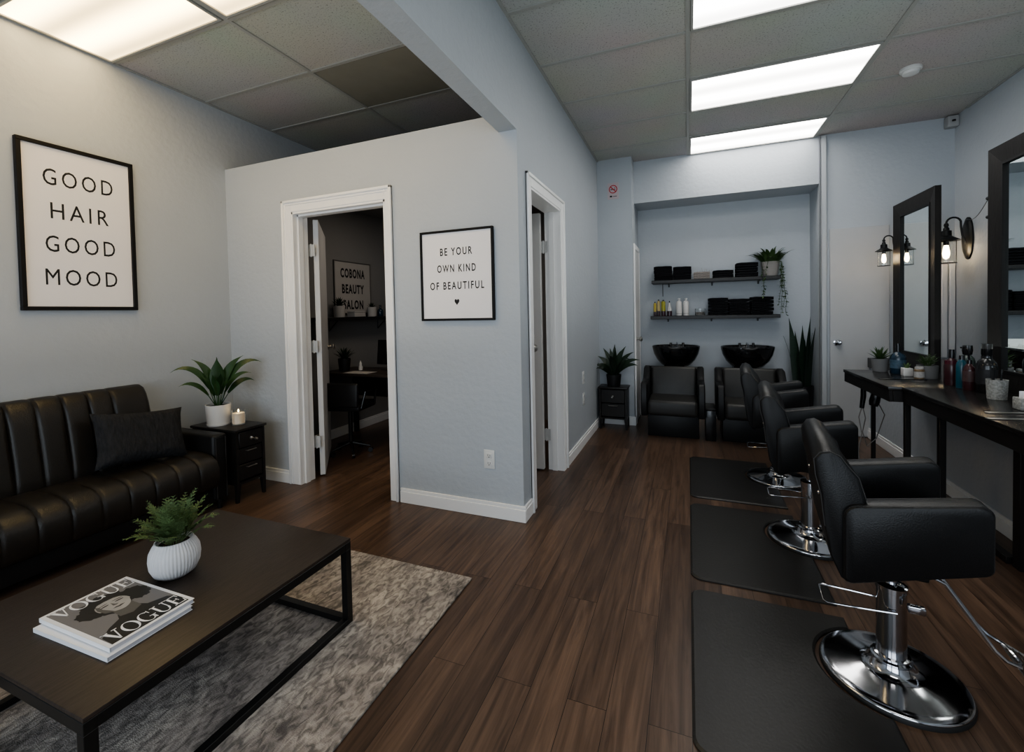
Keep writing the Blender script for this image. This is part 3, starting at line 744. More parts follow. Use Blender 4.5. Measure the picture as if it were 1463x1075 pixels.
# sofa end table
def end_table(name, label, loc, w, d, h, drawers, rz=0.0, handles=True):
    """front faces local -y; w along x, d along y"""
    t = thing(name, label, 'side table', loc, rz)
    MB().box(-w / 2 - .012, w / 2 + .012, -d / 2 - .012, d / 2 + .008, h - .018, h, .004, 2).obj('tabletop', BWOOD, t)
    b = MB(); zb = h * .24
    b.box(-w / 2, -w / 2 + .018, -d / 2, d / 2, zb, h - .018); b.box(w / 2 - .018, w / 2, -d / 2, d / 2, zb, h - .018)
    b.box(-w / 2 + .018, w / 2 - .018, d / 2 - .01, d / 2, zb, h - .018); b.box(-w / 2 + .018, w / 2 - .018, -d / 2 + .004, d / 2 - .01, zb, zb + .014)
    b.obj('cabinet_body', BWOOD, t, 0)
    z1 = h - .024; dh = (z1 - zb - .02) / drawers
    for k in range(drawers):
        za = z1 - (k + 1) * dh + .006; zz = z1 - k * dh - .002
        dr = MB().box(-w / 2 + .021, w / 2 - .021, -d / 2 - (0.004 if k == 0 else -.004), -d / 2 + .014, za, zz, .003, 1).obj('drawer', BWOOD, t)
        yh = -d / 2 - (.004 if k == 0 else -.004)
        if k == 0: knob('knob', Matrix.Translation((0, yh, (za + zz) / 2)) @ Matrix.Rotation(PI / 2, 4, 'X'), dr, STEEL, .009)
        else: MB().tube([(-w * .16, yh, zz - .02), (-w * .16, yh - .014, zz - .02), (w * .16, yh - .014, zz - .02), (w * .16, yh, zz - .02)], .0035, 8).obj('handle', STEEL, dr)
    for sx in (-1, 1):
        for sy in (-1, 1):
            x_, y_ = sx * (w / 2 - .014), sy * (d / 2 - .014)
            MB().loft([[(x_ + a * .014, y_ + b_ * .014, zb) for a, b_ in ((-1, -1), (1, -1), (1, 1), (-1, 1))],
                       [(x_ + sx * .006 + a * .009, y_ + b_ * .009, 0) for a, b_ in ((-1, -1), (1, -1), (1, 1), (-1, 1))]]).obj('leg', BWOOD, t, 0)
    return t
end_table('side_table', 'black wooden side table with small drawers between sofa arm and doorway', (-3.045, 2.135, 0), .215, .44, ZN, 3, rz=PI / 2)
end_table('side_table', 'small black side table against the pillar by the wash chairs', (-.745, 4.765, 0), .285, .20, .445, 2)
t = thing('potted_plant', 'dark strap-leaved plant in a black pot on the small table by the pillar', 'potted plant', (-.745, 4.755, .4455))
pot_simple(t, .078, .125, BLKPOT, .82, True)
m = MB()
for i, (az, L, up, dr) in enumerate([(PI, .23, 50, 75), (PI * .93, .27, 66, 55), (2.6, .32, 76, 35), (0, .33, 55, 78), (.2, .33, 66, 50), (.5, .34, 76, 28), (-1.6, .30, 70, 60), (-1.2, .32, 80, 20), (-2.2, .33, 75, 40),
                                    (-.7, .32, 62, 75), (-2.6, .23, 58, 85), (1.5, .34, 84, 12), (2.1, .30, 80, 20), (1.0, .28, 76, 25), (-.3, .30, 45, 70), (3.4, .20, 45, 75)]):
    m.leaf((.015 * math.cos(az), .010 * math.sin(az), .11), az, L, .066, up, dr, n=9, fold=.12, bw=.35, tw=.9 * math.cos(az))
m.obj('foliage', LEAFD, t, 50)

# ------------------------------------------------------------------ sofa
SY0, SY1 = -.25, 2.0
t = thing('sofa', 'long black leather sofa with vertical channel tufting along the left wall', 'sofa', (-3.1, .9, 0))
O = Vector((-3.1, .9, 0))
def channel_loft(sec_fn, ys, seams, depth):
    secs = []
    for y in ys:
        dmin = min(abs(y - s) for s in seams)
        k = math.exp(-(dmin / .005) ** 2) * .72 + math.exp(-(dmin / .016) ** 2) * .28
        e = min(1, min(y - ys[0], ys[-1] - y) / .035); edge = 1 - (1 - e) ** 2
        secs.append([Vector(p) - O for p in sec_fn(y, 1 - k, edge)])
    m = MB(); m.loft(secs); return m
def frange(a, b, s):
    n = max(1, int(round((b - a) / s))); return [a + (b - a) * i / n for i in range(n + 1)]
def back_sec(y, k, e):
    bul = .011 * k; s = .5 + .5 * e
    zt_ = .835 - .028 * (1 - e) - .006 * (1 - k)
    P = [(-3.355, .36), (-3.385, .60), (-3.385, zt_ - .05), (-3.375, zt_ - .015), (-3.35, zt_), (-3.31, zt_ + .002), (-3.275, zt_ - .012), (-3.252, zt_ - .045)]
    for q in range(1, 8):
        z = zt_ - .045 - (zt_ - .045 - .375) * q / 8
        P.append((-3.252 + .085 * (q / 8) + bul * math.sin(PI * (.25 + .6 * q / 8)) * 1.0, z))
    P.append((-3.165, .375)); P.append((-3.17, .36))
    return [(x if x < -3.33 else x - .03 * (1 - e) - .010 * (1 - k), y, z) for x, z in P]
SE = [1.565 - .113 * k for k in range(0, 16)]
SE = [s for s in SE if s > SY0 + .06]
ys = sorted(set(frange(SY0 + .05, 1.765, .0083) + SE))
channel_loft(back_sec, ys, SE, 0).obj('backrest', SOFAL, t, 60)
def seat_sec(y, k, e):
    b = .0095 * k
    P = [(-3.24, .155), (-3.24, .33), (-3.19, .372 + b * .3), (-3.10, .378 + b), (-3.0, .380 + b), (-2.92, .378 + b), (-2.862, .366 + b), (-2.826 + b, .340 + b * .5), (-2.806 + b, .300), (-2.803 + b, .25), (-2.808 + b * .8, .205), (-2.825 + b * .4, .170), (-2.845, .155)]
    return [(x, y, .25 + (z - .25) * (.93 + .07 * e)) for x, z in P]
SS = [1.78 - .1215 * k for k in range(0, 17)]
SS = [s for s in SS if s > SY0 + .13]
ys = sorted(set(frange(SY0 + .1, 1.892, .0083) + SS))
channel_loft(seat_sec, ys, SS, 0).obj('seat', SOFAL, t, 60)
m = MB(); m.box(-3.34, -2.88, SY0 + .02, SY1 - .03, .05, .156, .008, 2, M=Matrix.Translation(-O)); m.obj('base', LEATHER, t)
for (a, b_) in ((SY1 - .10, SY1), (SY0, SY0 + .10)):
    arm = MB().box(-3.36, -2.862, a, b_, .06, .492, .022, 3, M=Matrix.Translation(-O)).obj('armrest', LEATHER, t)
    pts = [(-2.860, a + .018, .07), (-2.860, a + .018, .470), (-2.860, b_ - .018, .470), (-2.860, b_ - .018, .07)]
    MB().tube([Vector(p) - O for p in pts], .003, 6).obj('piping', PIPING, arm)
for lx in (-3.33, -2.89):
    for ly in (SY0 + .05, SY1 - .05): MB().lathe([(.020, .06), (.014, 0)], c=Vector((lx, ly, 0)) - O, n=12).obj('leg', BLACKP, t)

# pillow
def pillow(w, h, th, n=28):
    m = MB(); V = {}
    for sgn in (1, -1):
        for i in range(n + 1):
            for j in range(n + 1):
                u, v = -1 + 2 * i / n, -1 + 2 * j / n
                if sgn == -1 and (i in (0, n) or j in (0, n)): V[(sgn, i, j)] = V[(1, i, j)]; continue
                pin = 1 - .10 * (1 - u * u) * abs(v) ** 2; pin2 = 1 - .10 * (1 - v * v) * abs(u) ** 2
                z = th / 2 * ((1 - u ** 4) * (1 - v ** 4)) ** .55 * sgn
                wr = .006 * noise.noise(Vector((u * 4, v * 4, sgn * 3))) * (1 - u ** 6) * (1 - v ** 6)
                V[(sgn, i, j)] = m.bm.verts.new((u * w / 2 * pin2, v * h / 2 * pin, z + wr))
        for i in range(n):
            for j in range(n):
                f = [V[(sgn, i, j)], V[(sgn, i + 1, j)], V[(sgn, i + 1, j + 1)], V[(sgn, i, j + 1)]]
                try: m.bm.faces.new(f if sgn > 0 else f[::-1])
                except ValueError: pass
    return m
pl = pillow(.475, .325, .13).obj('throw_pillow', PILLOW)
ex = Vector((.05, 1, -.12)).normalized(); ez = Vector((1, -.05, .42)).normalized(); ey = ez.cross(ex).normalized(); ez = ex.cross(ey)
Mp = Matrix((ex, ey, ez)).transposed().to_4x4(); Mp.translation = Vector((-3.060, 1.612, .553)); pl.matrix_world = Mp
tag(pl, 'charcoal textured throw pillow leaning on the sofa back beside the arm', 'pillow')

# ------------------------------------------------------------------ salon mats with a round cut-out for the chair base
CC = [(.622, 1.812), (.594, 2.745), (.594, 3.650)]
RB = .200
def salon_mat(label, y0, y1, c, w=.562):
    t_ = []; r = .05
    def corner(cx, cy, a0): return [(cx + r * math.cos(math.radians(a0 + k * 15)), cy + r * math.sin(math.radians(a0 + k * 15))) for k in range(7)]
    poly = corner(0 + r, y0 + r, 180)
    poly += [(w, y0)]
    R = RB + .012; dx = w - c[0]; dy = math.sqrt(R * R - dx * dx)
    a0 = math.atan2(-dy, dx); a1 = math.atan2(dy, dx)
    # go round the left side of the disc
    st = a0; en = a1 - 2 * PI
    poly += [(c[0] + R * math.cos(st + (en - st) * k / 28), c[1] + R * math.sin(st + (en - st) * k / 28)) for k in range(29)]
    poly += [(w, y1)] + corner(r, y1 - r, 90)
    cx, cy = .25, (y0 + y1) / 2
    m = MB(); bm = m.bm; n = len(poly)
    b = [bm.verts.new((x - cx, y - cy, .0005)) for x, y in poly]; mid = [bm.verts.new((x - cx, y - cy, .006)) for x, y in poly]
    # slightly inset top edge (soft bevel)
    ar = []
    for i in range(n):
        p, q = Vector(poly[i - 1]), Vector(poly[(i + 1) % n]); d = (q - p); nn = Vector((-d.y, d.x)); nn = nn.normalized() if nn.length else nn
        ar.append((poly[i][0] + nn.x * .008, poly[i][1] + nn.y * .008))
    tp = [bm.verts.new((x - cx, y - cy, .0115)) for x, y in ar]
    for i in range(n):
        j = (i + 1) % n; bm.faces.new([b[i], b[j], mid[j], mid[i]]); bm.faces.new([mid[i], mid[j], tp[j], tp[i]])
    f = bm.faces.new(tp); bm.faces.new(b[::-1]); bmesh.ops.triangulate(bm, faces=[f])
    o = m.obj('salon_mat', MATM, smooth=0, loc=(cx, cy, 0)); tag(o, label, 'floor mat', 'anti-fatigue floor mats by the styling chairs')
salon_mat('black anti-fatigue floor mat under the nearest styling chair', 1.30, 2.085, CC[0])
salon_mat('black anti-fatigue floor mat under the middle styling chair', 2.165, 3.015, CC[1])
salon_mat('black anti-fatigue floor mat under the farthest styling chair', 3.12, 3.975, CC[2])

# ------------------------------------------------------------------ styling chair (faces local +x)
def styling_chair(label, loc, rz):
    t = thing('styling_chair', label, 'salon chair', loc, rz, 'black hydraulic styling chairs')
    MB().lathe([(.0001, .0), (RB, 0), (RB, .010), (RB - .002, .014)], n=72).obj('base_ring', RUBBER, t)
    MB().lathe([(RB - .003, .0145), (RB - .004, .019), (RB - .009, .0215), (RB - .03, .0235), (.13, .029), (.090, .0345), (.072, .040), (.061, .050), (.055, .066)], n=72).obj('base_disc', CHROME, t, 60)
    MB().lathe([(.056, .066), (.056, .074), (.050, .078), (.050, .084), (.041, .086), (.040, .30), (.043, .302), (.043, .318), (.030, .322), (.0001, .322)], n=40).obj('column', CHROME, t, 35)
    MB().lathe([(.016, .322), (.016, .405)], n=20).obj('piston', CHROME, t)
    # pump lever: chrome loop on the back-left
    pts = [(-.02, .042, .240), (-.10, .044, .240), (-.185, .047, .238), (-.195, .041, .236), (-.190, -.035, .226), (-.180, -.043, .225), (-.08, -.05, .238), (.005, -.048, .246)]
    MB().tube(pts, .0035, 8).obj('pump_lever', CHROME, t)
    MB().box(.03, .075, -.058, -.035, .262, .286, .005, 2).obj('lock_lever', CHROME, t)
    MB().box(-.10, .07, -.10, .10, .392, .412, .004, 2).obj('mount_plate', BMETAL, t)
    # seat frame + cushion
    SHM = Matrix(((1, 0, 0, 0), (0, 1, 0, 0), (.24, 0, 1, .012), (0, 0, 0, 1)))
    MB().box(-.155, .140, -.158, .158, .412, .450, .010, 2, M=SHM).obj('seat_base', LEATHER, t)
    MB().box(-.150, .165, -.156, .156, .448, .530, .030, 4, M=SHM).obj('seat_cushion', LEATHER, t)
    # armrest panels
    for s in (-1, 1):
        ya, yb = (s * .162, s * .236) if s > 0 else (s * .236, s * .162)
        X0, X1, Z0, Z1 = -.160, .168, .402, .640
        SH = lambda x, z: z + .27 * (x - X0) * (1 - .28 * (z - Z0) / (Z1 - Z0))
        r = .036; prof = []
        def cr(cx, cz, a0, rr):
            return [(cx + rr * math.cos(math.radians(a0 + k * 15)), cz + rr * math.sin(math.radians(a0 + k * 15))) for k in range(7)]
        prof += cr(X0 + .02, Z0 + .02, 180, .02); prof += cr(X1 - .02, Z0 + .042, 270, .02); prof += cr(X1 - r, Z1 - r, 0, r); prof += cr(X0 + .03, Z1 - .03, 90, .03)
        prof = [(x, SH(x, z)) for x, z in prof]
        secs = []
        cx, cz = sum(p[0] for p in prof) / len(prof), sum(p[1] for p in prof) / len(prof)
        for yy, k in ((ya, .95), (ya + .002, .975), (ya + .007, 1.0), (yb - .007, 1.0), (yb - .002, .975), (yb, .95)):
            secs.append([(cx + (x - cx) * (1 - (1 - k) * .6), yy, cz + (z - cz) * k) for x, z in prof])
        arm = MB().loft(secs).obj('armrest', LEATHER, t, 55)
        for yy in (ya + .008, yb - .008):
            MB().tube([(cx + (x - cx) * .995, yy, cz + (z - cz) * .995) for x, z in prof], .0016, 5, closed=True).obj('stitching', PIPING, arm)
    # backrest: curved slab, from seat base to top
    def back(y):
        q = abs(y) / .195; dz = -.035 * q ** 3
        cv = .018 * q ** 2           # sides wrap slightly forward
        F = [(-.112 + cv, .45), (-.116 + cv, .56), (-.122 + cv, .66), (-.140 + cv, .75 + dz * .6), (-.168 + cv, .80 + dz)]
        top = [(-.182 + cv * .8, .826 + dz), (-.205 + cv * .6, .838 + dz), (-.228 + cv * .5, .832 + dz)]
        Bk = [(-.240 + cv * .3, .81 + dz), (-.230, .74 + dz * .5), (-.216, .66), (-.206, .56), (-.192, .47), (-.165, .408), (-.140, .395), (-.120, .41)]
        return [(x, y, z) for x, z in F + top + Bk]
    ysb = [-.205 + .41 * i / 24 for i in range(25)]
    secs = [back(y) for y in ysb]
    def shrink(sec, k, y):
        cx = sum(p[0] for p in sec) / len(sec); cz = sum(p[2] for p in sec) / len(sec)
        return [(cx + (p[0] - cx) * k, y, cz + (p[2] - cz) * (1 - (1 - k) * .12)) for p in sec]
    secs = [shrink(secs[0], .80, -.212)] + [shrink(secs[0], .95, -.2105)] + secs + [shrink(secs[-1], .95, .2105)] + [shrink(secs[-1], .80, .212)]
    bk = MB().loft(secs).obj('backrest', LEATHER, t, 55)
    for sy in (-1, 1):
        b_ = back(sy * .205); MB().tube([(p[0], sy * .207, p[2]) for p in b_[2:12]], .0022, 5).obj('piping', PIPING, bk)
    m = MB()
    for y in (-.14, .14): m.lathe([(.008, 0), (.006, .004), (.0001, .005)], n=10, M=Matrix.Translation((-.214, y, .64)) @ Matrix.Rotation(-PI / 2, 4, 'Y'))
    m.obj('bolt', CHROME, bk)
    # footrest
    m = MB()
    for s in (-1, 1):
        m.tube([(.07, s * .065, .405), (.115, s * .065, .385), (.225, s * .065, .215), (.250, s * .062, .190), (.285, s * .050, .175)], .0055, 8)
    m.tube([(.280, -.052, .176), (.295, -.02, .168), (.295, .02, .168), (.280, .052, .176)], .0055, 8)
    m.obj('footrest_frame', CHROME, t)
    m = MB()
    for k in range(8):
        x = .290 + k * .014; m.tube([(x, -.095, .158 - k * .007), (x, .095, .158 - k * .007)], .0038, 6)
    for s in (-1, 1): m.tube([(.282, s * .095, .163), (.395, s * .095, .106)], .0045, 6)
    m.obj('footplate', STEEL, t)
    return t
ROT = math.radians(-7)
ch = styling_chair('nearest black leather styling chair, on its round chrome base', (CC[0][0], CC[0][1], .0), ROT)
dup(ch, (CC[1][0], CC[1][1], .0), math.radians(-7), 'middle black leather styling chair of the row of three')
dup(ch, (CC[2][0], CC[2][1], .0), math.radians(-7), 'farthest black leather styling chair, nearest the wash basins')

# ------------------------------------------------------------------ counters along the right wall
ZK = .76
def counter(label, x0, y0, y1, legs):
    cx, cy = (x0 + XR) / 2, (y0 + y1) / 2
    t = thing('styling_counter', label, 'counter', (cx, cy, 0), group='black styling counters')
    K = Matrix.Translation((-cx, -cy, 0))
    MB().box(x0, XR - .002, y0, y1, ZK - .022, ZK, .003, 2, M=K).obj('countertop', COUNTER, t)
    m = MB(); m.box(x0 + .006, x0 + .026, y0 + .006, y1 - .006, ZK - .092, ZK - .022, .002, 1, M=K)
    m.box(x0 + .026, 1.575, y0 + .006, y0 + .026, ZK - .092, ZK - .022, .002, 1, M=K); m.box(x0 + .026, 1.575, y1 - .026, y1 - .006, ZK - .092, ZK - .022, .002, 1, M=K)
    m.obj('apron', BWOOD, t)
    for (lx, ly, sx, sy) in legs:
        MB().box(lx - sx / 2, lx + sx / 2, ly - sy / 2, ly + sy / 2, 0, ZK - .092, .002, 1, M=K).obj('leg', BWOOD, t)
    return t, K
cA, KA = counter('far black styling counter under the small mirror, ending by the white door', 1.112, 3.285, 4.11, [(1.285, 4.06, .024, .024), (1.212, 3.310, .028, .028)])
cB, KB = counter('near black styling counter running out of the picture at the right', 1.177, 1.45, 3.280, [(1.285, 3.10, .030, .030), (1.46, 2.76, .09, .05), (1.46, 1.55, .09, .05)])
MB().box(1.40, 1.44, 2.80, 2.97, 0, .035, .002, 1, M=KB).obj('foot_rail', BWOOD, cB)

# mirrors
def mirror(label, y0, y1, ztop):
    x = 1.63; cy = (y0 + y1) / 2
    t = thing('wall_mirror', label, 'mirror', (x, cy, ZK + .0005)); hw = (y1 - y0) / 2; h = ztop - ZK; w = .098; D = .036
    f = MB()
    f.loft([[(0, -hw, 0), (D, -hw, 0), (D, -hw + w, w), (0.012, -hw + w, w)], [(0, -hw, h), (D, -hw, h), (D, -hw + w, h - w), (.012, -hw + w, h - w)]])
    f.loft([[(0, -hw, h), (D, -hw, h), (D, -hw + w, h - w), (.012, -hw + w, h - w)], [(0, hw, h), (D, hw, h), (D, hw - w, h - w), (.012, hw - w, h - w)]])
    f.loft([[(0, hw, h), (D, hw, h), (D, hw - w, h - w), (.012, hw - w, h - w)], [(0, hw, 0), (D, hw, 0), (D, hw - w, w), (.012, hw - w, w)]])
    f.loft([[(0, hw, 0), (D, hw, 0), (D, hw - w, w), (.012, hw - w, w)], [(0, -hw, 0), (D, -hw, 0), (D, -hw + w, w), (.012, -hw + w, w)]])
    f.obj('frame', MFRAME, t, 30)
    f = MB(); i = w - .002; s = .014
    f.box(.008, .022, -hw + i, -hw + i + s, i, h - i); f.box(.008, .022, hw - i - s, hw - i, i, h - i); f.box(.008, .022, -hw + i + s, hw - i - s, i, i + s); f.box(.008, .022, -hw + i + s, hw - i - s, h - i - s, h - i)
    f.obj('inner_lip', BFRAME, t, 0)
    MB().box(.022, .026, -hw + w - .004, hw - w + .004, w - .004, h - w + .004).obj('mirror_glass', MIRROR, t, 0)
    MB().box(.028, .035, -hw + w * .6, hw - w * .6, w * .6, h - w * .6).obj('backing', BFRAME, t, 0)
    return t
mirror('smaller looking dark framed mirror standing on the far end of the counter', 4.030, 4.715, 2.09)
# far counter extension so the far mirror has something to stand on: the knee wall's ledge cap
m = MB().box(1.56, XR - .002, 4.112, YH - .03, .670, ZK, .003, 1).obj('ledge_cap', COUNTER); m.name = 'counter_ledge'
tag(m, 'black ledge continuing the counter behind the far mirror to the back wall', 'ledge')
mirror('large dark framed mirror cut by the right edge of the picture', 2.700, 3.435, 2.135)

# sconces; local: plate on +x side, lamp hangs toward -x
def sconce(label, loc, k):
    t = thing('wall_sconce', label, 'wall lamp', loc, group='industrial glass wall sconces')
    S = Matrix.Scale(k, 4)
    m = MB(); n = 28
    secs = []
    for x, s in ((0, 1), (-.008, 1), (-.013, .86), (-.016, .80)):
        secs.append([S @ Vector((x, .052 * s * math.cos(2 * PI * i / n), .125 * s * math.sin(2 * PI * i / n))) for i in range(n)])
    m.loft(secs); m.obj('backplate', BMETAL, t)
    pts = [(-.012, 0, .03), (-.035, 0, .05)]
    for i in range(11):
        a = math.radians(-10 + i * 20); pts.append((-.068 + .032 * math.cos(a) , 0, .105 + .032 * math.sin(a) ))
    pts = [(-.012, 0, -.03), (-.030, 0, .02), (-.036, 0, .07)] + [(-.070 + .034 * math.cos(math.radians(a)), 0, .095 + .034 * math.sin(math.radians(a))) for a in range(15, 181, 20)] + [(-.104, 0, .08)]
    MB().tube([S @ Vector(p) for p in pts], .0055 * k, 8).obj('arm', BMETAL, t)
    c = (-.104, 0, 0)
    MB().lathe([(.0001 * k, .098 * k), (.009 * k, .096 * k), (.012 * k, .084 * k), (.008 * k, .074 * k), (.014 * k, .066 * k), (.014 * k, .054 * k), (.024 * k, .050 * k), (.025 * k, .020 * k), (.034 * k, .012 * k), (.062 * k, -.006 * k), (.064 * k, -.010 * k), (.060 * k, -.010 * k), (.034 * k, .004 * k), (.0001, .006 * k)], c=S @ Vector(c), n=32).obj('shade_cap', BMETAL, t)
    MB().lathe([(.046 * k, -.006 * k), (.046 * k, -.142 * k), (.040 * k, -.146 * k), (.0001, -.147 * k), (.0001, -.144 * k), (.0435 * k, -.140 * k), (.0435 * k, -.006 * k)], c=S @ Vector(c), n=32).obj('glass_shade', GLASS, t)
    m = MB()
    m.tube([S @ Vector((c[0] + .0475 * math.cos(2 * PI * i / 24), .0475 * math.sin(2 * PI * i / 24), -.143)) for i in range(24)], .0016 * k, 6, closed=True)
    m.obj('glass_rim', BMETAL, t)
    MB().lathe([(.0001, -.010 * k), (.013 * k, -.012 * k), (.013 * k, -.036 * k), (.0001, -.036 * k)], c=S @ Vector(c), n=16).obj('socket', BMETAL, t)
    MB().lathe([(.010 * k, -.037 * k), (.014 * k, -.060 * k), (.017 * k, -.085 * k), (.013 * k, -.108 * k), (.0001, -.118 * k)], c=S @ Vector(c), n=20).obj('bulb', BULB, t)
    return t
sconce('lit glass wall sconce on the far side of the small mirror', (1.672, 4.735, 1.725), .95)
sconce('larger lit glass wall sconce between the two mirrors', (2.199, 4.885, 1.800), 1.42)
# holding plate tying the far sconce to the mirror frame is the frame's own back; bracket on the near mirror
t = thing('wall_bracket', 'small black bracket with a thin wire on the edge of the near mirror', 'bracket', (1.655, 3.4355, 1.82))
MB().box(-.014, .014, 0, .022, -.085, .085, .006, 2).obj('bracket_plate', BMETAL, t)
m = MB(); m.lathe([(.011, 0), (.011, .03), (.0001, .034)], n=12, M=Matrix.Translation((0, .022, .05)) @ Matrix.Rotation(-PI / 2, 4, 'X')); m.lathe([(.011, 0), (.011, .03), (.0001, .034)], n=12, M=Matrix.Translation((0, .022, -.06)) @ Matrix.Rotation(-PI / 2, 4, 'X'))
m.obj('bracket_hook', BMETAL, t)
A = Vector((0, .04, .055)); B = Vector((2.17, 4.86, 1.955)) - Vector((1.655, 3.4355, 1.82))
MB().tube([A + (B - A) * k / 8 - Vector((0, 0, .05)) * math.sin(PI * k / 8) for k in range(9)], .0022, 5).obj('wire', BMETAL, t)

# ------------------------------------------------------------------ things on the counter
def bottle(name, label, loc, prof, m, cap, capprof, group=None, band=None, cat='bottle', nozzle=None):
    t = thing(name, label, cat, loc, group=group)
    MB().lathe(prof, n=20).obj('bottle_body', m, t)
    MB().lathe(capprof, n=16).obj('cap', cap, t)
    if band:
        z0, z1, r, bm_ = band; MB().lathe([(r, z0), (r, z1)], n=20).obj('label_band', bm_, t)
    if nozzle: MB().tube(nozzle, .005, 6).obj('nozzle', cap, t)
    return t
def std(r, h, neck=.35, sh=.12):
    return [(.0001, 0), (r * .95, 0), (r, h * .03), (r, h * (1 - sh)), (r * .85, h * (1 - sh * .5)), (r * neck, h), (.0001, h)]
def capp(r, z0, z1): return [(.0001, z0), (r, z0), (r * .92, z1), (.0001, z1)]
z = ZK + .0006
def agave(t, n, L, W, z0, m=LEAFM, up0=85, up1=30, dr=25):
    mb = MB()
    for i in range(n):
        a = i * 2.399; q = i / (n - 1)
        mb.leaf((.008 * math.cos(a), .008 * math.sin(a), z0), a, L * (1 - .15 * q), W, up0 - (up0 - up1) * q, dr, n=5, fold=.2, bw=.6)
    mb.obj('foliage', m, t, 40)
t = thing('potted_succulent', 'spiky green plant in a grey concrete pot at the far counter end', 'potted plant', (1.318, 4.035, z), group=None)
pot_simple(t, .052, .095, GREYPOT, .86); agave(t, 22, .105, .018, .085)
bottle('spray_bottle', 'dark blue bottle with a black pump top beside the grey plant pot', (1.385, 3.925, z), std(.045, .155, .28, .28), BLUEB, BLACKP, capp(.014, .155, .215), band=(.04, .10, .0455, mat('dim_blue_label', (.05, .09, .13), .5, var=.8, vscale=50)))
t = thing('small_planter', 'tiny white cube planter with a pale green sprig by the far mirror', 'potted plant', (1.395, 3.815, z))
MB().box(-.026, .026, -.026, .026, 0, .055, .003, 2).obj('pot', WHITE, t); agave(t, 12, .045, .010, .05, MATS['fern_green'], 85, 50, 15)
t = thing('potted_plant', 'grey tin planter with fine green leaves in front of the far mirror', 'potted plant', (1.470, 3.725, z))
pot_simple(t, .055, .085, GREYPOT, .9); m = MB()
for i in range(26):
    a = i * 2.399; frond(m, (.012 * math.cos(a), .012 * math.sin(a), .078), a, random.uniform(.05, .10), 85 - 1.6 * i, 40, pin=.016, n=7)
m.obj('foliage', LEAFM, t, 0)
bottle('amber_jar', 'small amber and white jar before the grey tin planter', (1.405, 3.665, z), [(.0001, 0), (.026, 0), (.027, .06), (.022, .066), (.0001, .066)], mat('dull_amber_glass', (.16, .11, .06), .3), LABEL, capp(.024, .066, .080), cat='jar', band=(.012, .05, .0275, LABEL))
# cluster of bottles between the mirrors
bottle('pump_bottle', 'clear red and pink bottle, leftmost of the cluster between the mirrors', (1.470, 3.435, z), std(.036, .165, .3, .3), BROWNP, BLACKP, capp(.014, .165, .215), band=(.11, .15, .0335, REDP))
bottle('spray_bottle', 'grey green bottle with a black trigger top between the mirrors', (1.515, 3.375, z), std(.034, .190, .4, .2), mat('grey_green_plastic', (.05, .075, .07), .3, coat=.3), BLACKP, [(.0001, .19), (.020, .19), (.024, .215), (.022, .245), (.0001, .245)], nozzle=[(0, 0, .235), (-.035, -.01, .232)], band=(.02, .07, .0345, LABEL))
bottle('tube_bottle', 'bright teal plastic bottle standing amid the cluster', (1.468, 3.325, z), std(.026, .165, .5, .2), TEAL, BLACKP, capp(.013, .165, .190))
bottle('slim_bottle', 'slim maroon bottle with a curved black nozzle between the mirrors', (1.470, 3.255, z), std(.028, .150, .4, .25), BROWNP, BLACKP, capp(.012, .150, .170), nozzle=[(0, 0, .165), (-.004, 0, .20), (-.016, -.004, .235)], band=(.05, .11, .0285, mat('dull_pink_label', (.07, .04, .04), .5, var=.6, vscale=60)))
bottle('large_bottle', 'tall black bottle with a square shoulder, largest of the cluster', (1.510, 3.185, z), std(.043, .190, .45, .22), BLACKP, BLACKP, [(.0001, .19), (.023, .19), (.020, .205), (.022, .21), (.022, .268), (.0001, .268)], band=(.05, .13, .0435, mat('dim_grey_label', (.022, .022, .025), .5, var=.6, vscale=60)))
t = thing('tool_cup', 'speckled white cup holding small tools, right of the tall black bottle', 'cup', (1.455, 2.985, z))
MB().lathe([(.0001, 0), (.036, 0), (.041, .100), (.038, .100), (.034, .006), (.0001, .006)], n=32).obj('cup', TEXTPOT, t)
m = MB()
for a, L in ((.3, .15), (2.0, .14), (3.6, .16), (5.0, .13)): m.tube([(0.01 * math.cos(a), .01 * math.sin(a), .01), (.024 * math.cos(a), .024 * math.sin(a), L)], [.003, .005], 6)
m.obj('tools', BMETAL, t)
t = thing('business_card_holder', 'small white card box on the counter at the picture edge', 'box', (1.435, 2.715, z))
MB().box(-.045, .045, -.03, .03, 0, .055, .004, 2).obj('box', TEXTPOT, t)
m = MB(); m.box(-.035, .035, -.012, -.010, .055, .075, M=Matrix.Rotation(.2, 4, 'X')); m.box(-.035, .035, .0, .002, .055, .085); m.obj('card', PAPER, t, 0)
t = thing('potted_succulent', 'little green succulent at the foot of the large mirror', 'potted plant', (1.520, 2.80, z))
pot_simple(t, .034, .055, BLKPOT, .85); agave(t, 18, .05, .014, .05, MATS['fern_green'], 85, 20, 10)
# comb-like strips lying on the counter
for i, (x, y, a) in enumerate(((1.36, 2.62, .15), (1.30, 2.48, .10), (1.30, 3.62, .1))):
    o = MB().box(-.13, .13, -.012, .012, 0, .004, .0015, 1).obj('hair_comb', STEEL if i < 2 else BLACKP, loc=(x, y, z)); o.rotation_euler = (0, 0, a)
    tag(o, ['flat metal comb lying on the near counter behind the card box', 'flat metal comb lying nearest the counter front edge', 'flat black comb lying on the far counter before its mirror'][i], 'comb', 'combs on the counters')

